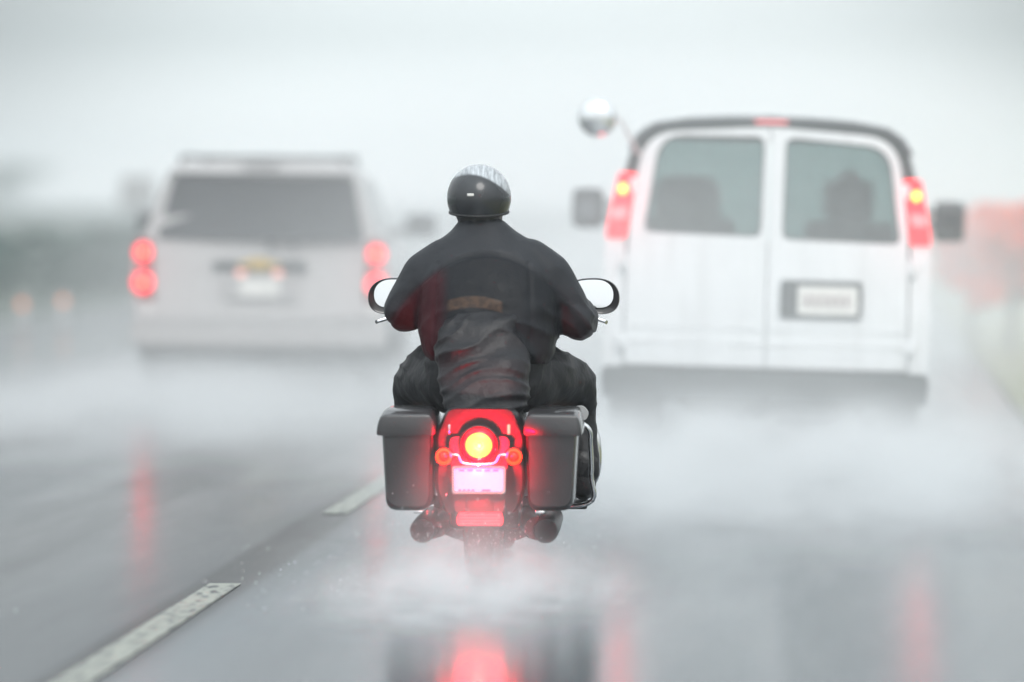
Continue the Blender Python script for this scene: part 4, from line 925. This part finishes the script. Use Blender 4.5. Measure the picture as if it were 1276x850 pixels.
    bm = NB(); last2 = [p_*1.006 for p_ in last]; tube(bm, last2+[last2[0]], .006, 8, False); obj('helmet_trim', bm, M['rubber'], he)
    bm = NB(); box(bm, (-.028, -.163, .012), (.03, .008, .012), .003, 2); obj('helmet_badge', bm, M['plate'], he)
    # dark neck cloth below the helmet
    bm = NB(); torso(bm, [(1.45, -.028, .725, .09, .09), (1.50, -.033, .735, .093, .098), (1.55, -.037, .745, .104, .115), (1.585, -.037, .75, .09, .10)])
    organic('neck_cloth', bm, M['leather'], rd_, .01, 3, fold(.006, 20, 14, 71))
    return rd_
rider = build_rider()

# ================================================================ AIR: haze and tyre spray
def volume_mat(name, dens, col=(.985, .995, 1), noise_scale=1.5, power=1.5, ground=None, stretch=(1, 1, 1), lo=.25, an=.0):
    m = bpy.data.materials.new(name); m.use_nodes = True; t = m.node_tree; t.nodes.clear(); o = N(t, 'ShaderNodeOutputMaterial')
    v = N(t, 'ShaderNodeVolumePrincipled'); v.inputs['Color'].default_value = (*col, 1); v.inputs['Anisotropy'].default_value = an
    tcn = N(t, 'ShaderNodeTexCoord'); ln = N(t, 'ShaderNodeVectorMath', operation='LENGTH')
    g = N(t, 'ShaderNodeNewGeometry')
    mp = N(t, 'ShaderNodeMapping'); mp.inputs['Scale'].default_value = stretch; t.links.new(g.outputs['Position'], mp.inputs[0])
    n = N(t, 'ShaderNodeTexNoise'); n.inputs['Scale'].default_value = noise_scale; n.inputs['Detail'].default_value = 3; t.links.new(mp.outputs[0], n.inputs['Vector'])
    t.links.new(tcn.outputs['Object'], ln.inputs[0])
    r = N(t, 'ShaderNodeMapRange', interpolation_type='SMOOTHSTEP'); r.inputs['From Min'].default_value = 1; r.inputs['From Max'].default_value = .0; t.links.new(ln.outputs['Value'], r.inputs['Value'])
    pw = N(t, 'ShaderNodeMath', operation='POWER'); pw.inputs[1].default_value = power; t.links.new(r.outputs[0], pw.inputs[0])
    r2 = N(t, 'ShaderNodeMapRange'); r2.inputs['From Min'].default_value = .35; r2.inputs['From Max'].default_value = .65; r2.inputs['To Min'].default_value = lo; r2.inputs['To Max'].default_value = 1.6
    t.links.new(n.outputs['Fac'], r2.inputs['Value'])
    a = N(t, 'ShaderNodeMath', operation='MULTIPLY'); t.links.new(pw.outputs[0], a.inputs[0]); t.links.new(r2.outputs[0], a.inputs[1])
    b = N(t, 'ShaderNodeMath', operation='MULTIPLY'); t.links.new(a.outputs[0], b.inputs[0]); b.inputs[1].default_value = dens
    t.links.new(b.outputs[0], v.inputs['Density']); t.links.new(v.outputs[0], o.inputs['Volume']); return m
def cloud(name, c, r, mat, label, group='clouds of tyre spray over the wet road'):
    """upper half of an ellipsoid sitting on the road"""
    bm = NB(); bmesh.ops.create_uvsphere(bm, u_segments=24, v_segments=16, radius=1)
    for v in bm.verts: v.co.z = max(v.co.z, .0)
    bmesh.ops.remove_doubles(bm, verts=bm.verts, dist=1e-4)
    g_ = [f for f in bm.faces if all(abs(v.co.z) < 1e-5 for v in f.verts)]; bmesh.ops.delete(bm, geom=g_, context='FACES')
    be = [e_ for e_ in bm.edges if e_.is_boundary]
    if be: bmesh.ops.contextual_create(bm, geom=be)
    bmesh.ops.delete(bm, geom=[v for v in bm.verts if not v.link_faces], context='VERTS')
    o = obj(name, bm, mat, None, False); o.location = (c[0], c[1], .012+c[2]); o.scale = r; return tag(o, label, 'spray', None, 'stuff')
hz = bpy.data.materials.new('even_haze'); hz.use_nodes = True; t = hz.node_tree; t.nodes.clear()
vo = N(t, 'ShaderNodeVolumePrincipled'); vo.inputs['Color'].default_value = (.95, .98, 1, 1); vo.inputs['Density'].default_value = .0011; oo = N(t, 'ShaderNodeOutputMaterial'); t.links.new(vo.outputs[0], oo.inputs['Volume'])
bm = NB(); box(bm, (0, 550, 8), (1300, 1260, 18.06)); h = obj('haze', bm, hz, None, False); tag(h, 'pale rain haze filling the air over the whole road', 'haze', None, 'stuff')
vx, sx_ = van.location.x, suv.location.x
cloud('road_mist', (-2.0, 47, 0), (6.6, 26, 4.2), volume_mat('road_mist', .095, noise_scale=.25, power=.8, lo=.5, an=-.3), 'broad white mist hanging over the road beyond the motorcycle')
cloud('tyre_spray', (vx+.1, 25.9, 0), (3.3, 7.4, .60), volume_mat('van_spray', 1.35, noise_scale=1.7, stretch=(1, .35, 1.4), power=1.35, lo=.1), 'white spray thrown up behind the white van wheels')
cloud('tyre_spray', (sx_+.2, 33.2, 0), (3.2, 8.5, .52), volume_mat('suv_spray', .75, noise_scale=.9, stretch=(1, .5, 1.4), power=1.), 'white spray thrown up behind the silver suv')
cloud('tyre_spray', (bo.x+.02, 17.9, 0), (.85, 2.3, .29), volume_mat('bike_spray', 2.4, noise_scale=5.0, stretch=(1, .6, 1.2), power=1.3, lo=.0), 'low white spray plume behind the motorcycle rear tyre')
cloud('tyre_spray', (bo.x, 18.35, 0), (.48, .5, .80), volume_mat('tail_spray', 1.05, noise_scale=3.0, power=1.0, lo=.5), 'thin spray swirling up round the motorcycle tail lamp')
cloud('road_mist', (vx-.2, 25.6, 0), (2.9, 5.4, 3.4), volume_mat('van_mist', .09, noise_scale=.5, power=.8, lo=.5, an=-.3), 'thin pale mist drifting between the motorcycle and the white van')
cloud('road_mist', (sx_+.4, 32.5, 0), (3.0, 7.0, 3.0), volume_mat('suv_mist', .012, noise_scale=.5, power=.8, lo=.5, an=-.3), 'thin pale mist drifting behind the silver suv')

# drops of water flung up behind the rear tyre
def drops():
    rng = random.Random(5); bm = NB()
    for _ in range(1100):
        y = 18.9-abs(rng.gauss(0, 1.0)); x = bo.x+rng.gauss(0, .16+.16*abs(18.9-y)); z = abs(rng.gauss(0, .16))+.02; r = rng.uniform(.0008, .0024)
        q = bmesh.ops.create_icosphere(bm, subdivisions=1, radius=r); st_ = rng.uniform(1, 2.5)
        for v in q['verts']: v.co = Vector((v.co.x, v.co.y, v.co.z*st_))+Vector((x, y, z))
    tag(obj('water_drops', bm, pm('water_drop', (.75, .78, .8), .1, coat=.5), None), 'fine water drops flung up behind the motorcycle rear tyre', 'water drops', None, 'stuff')
drops()
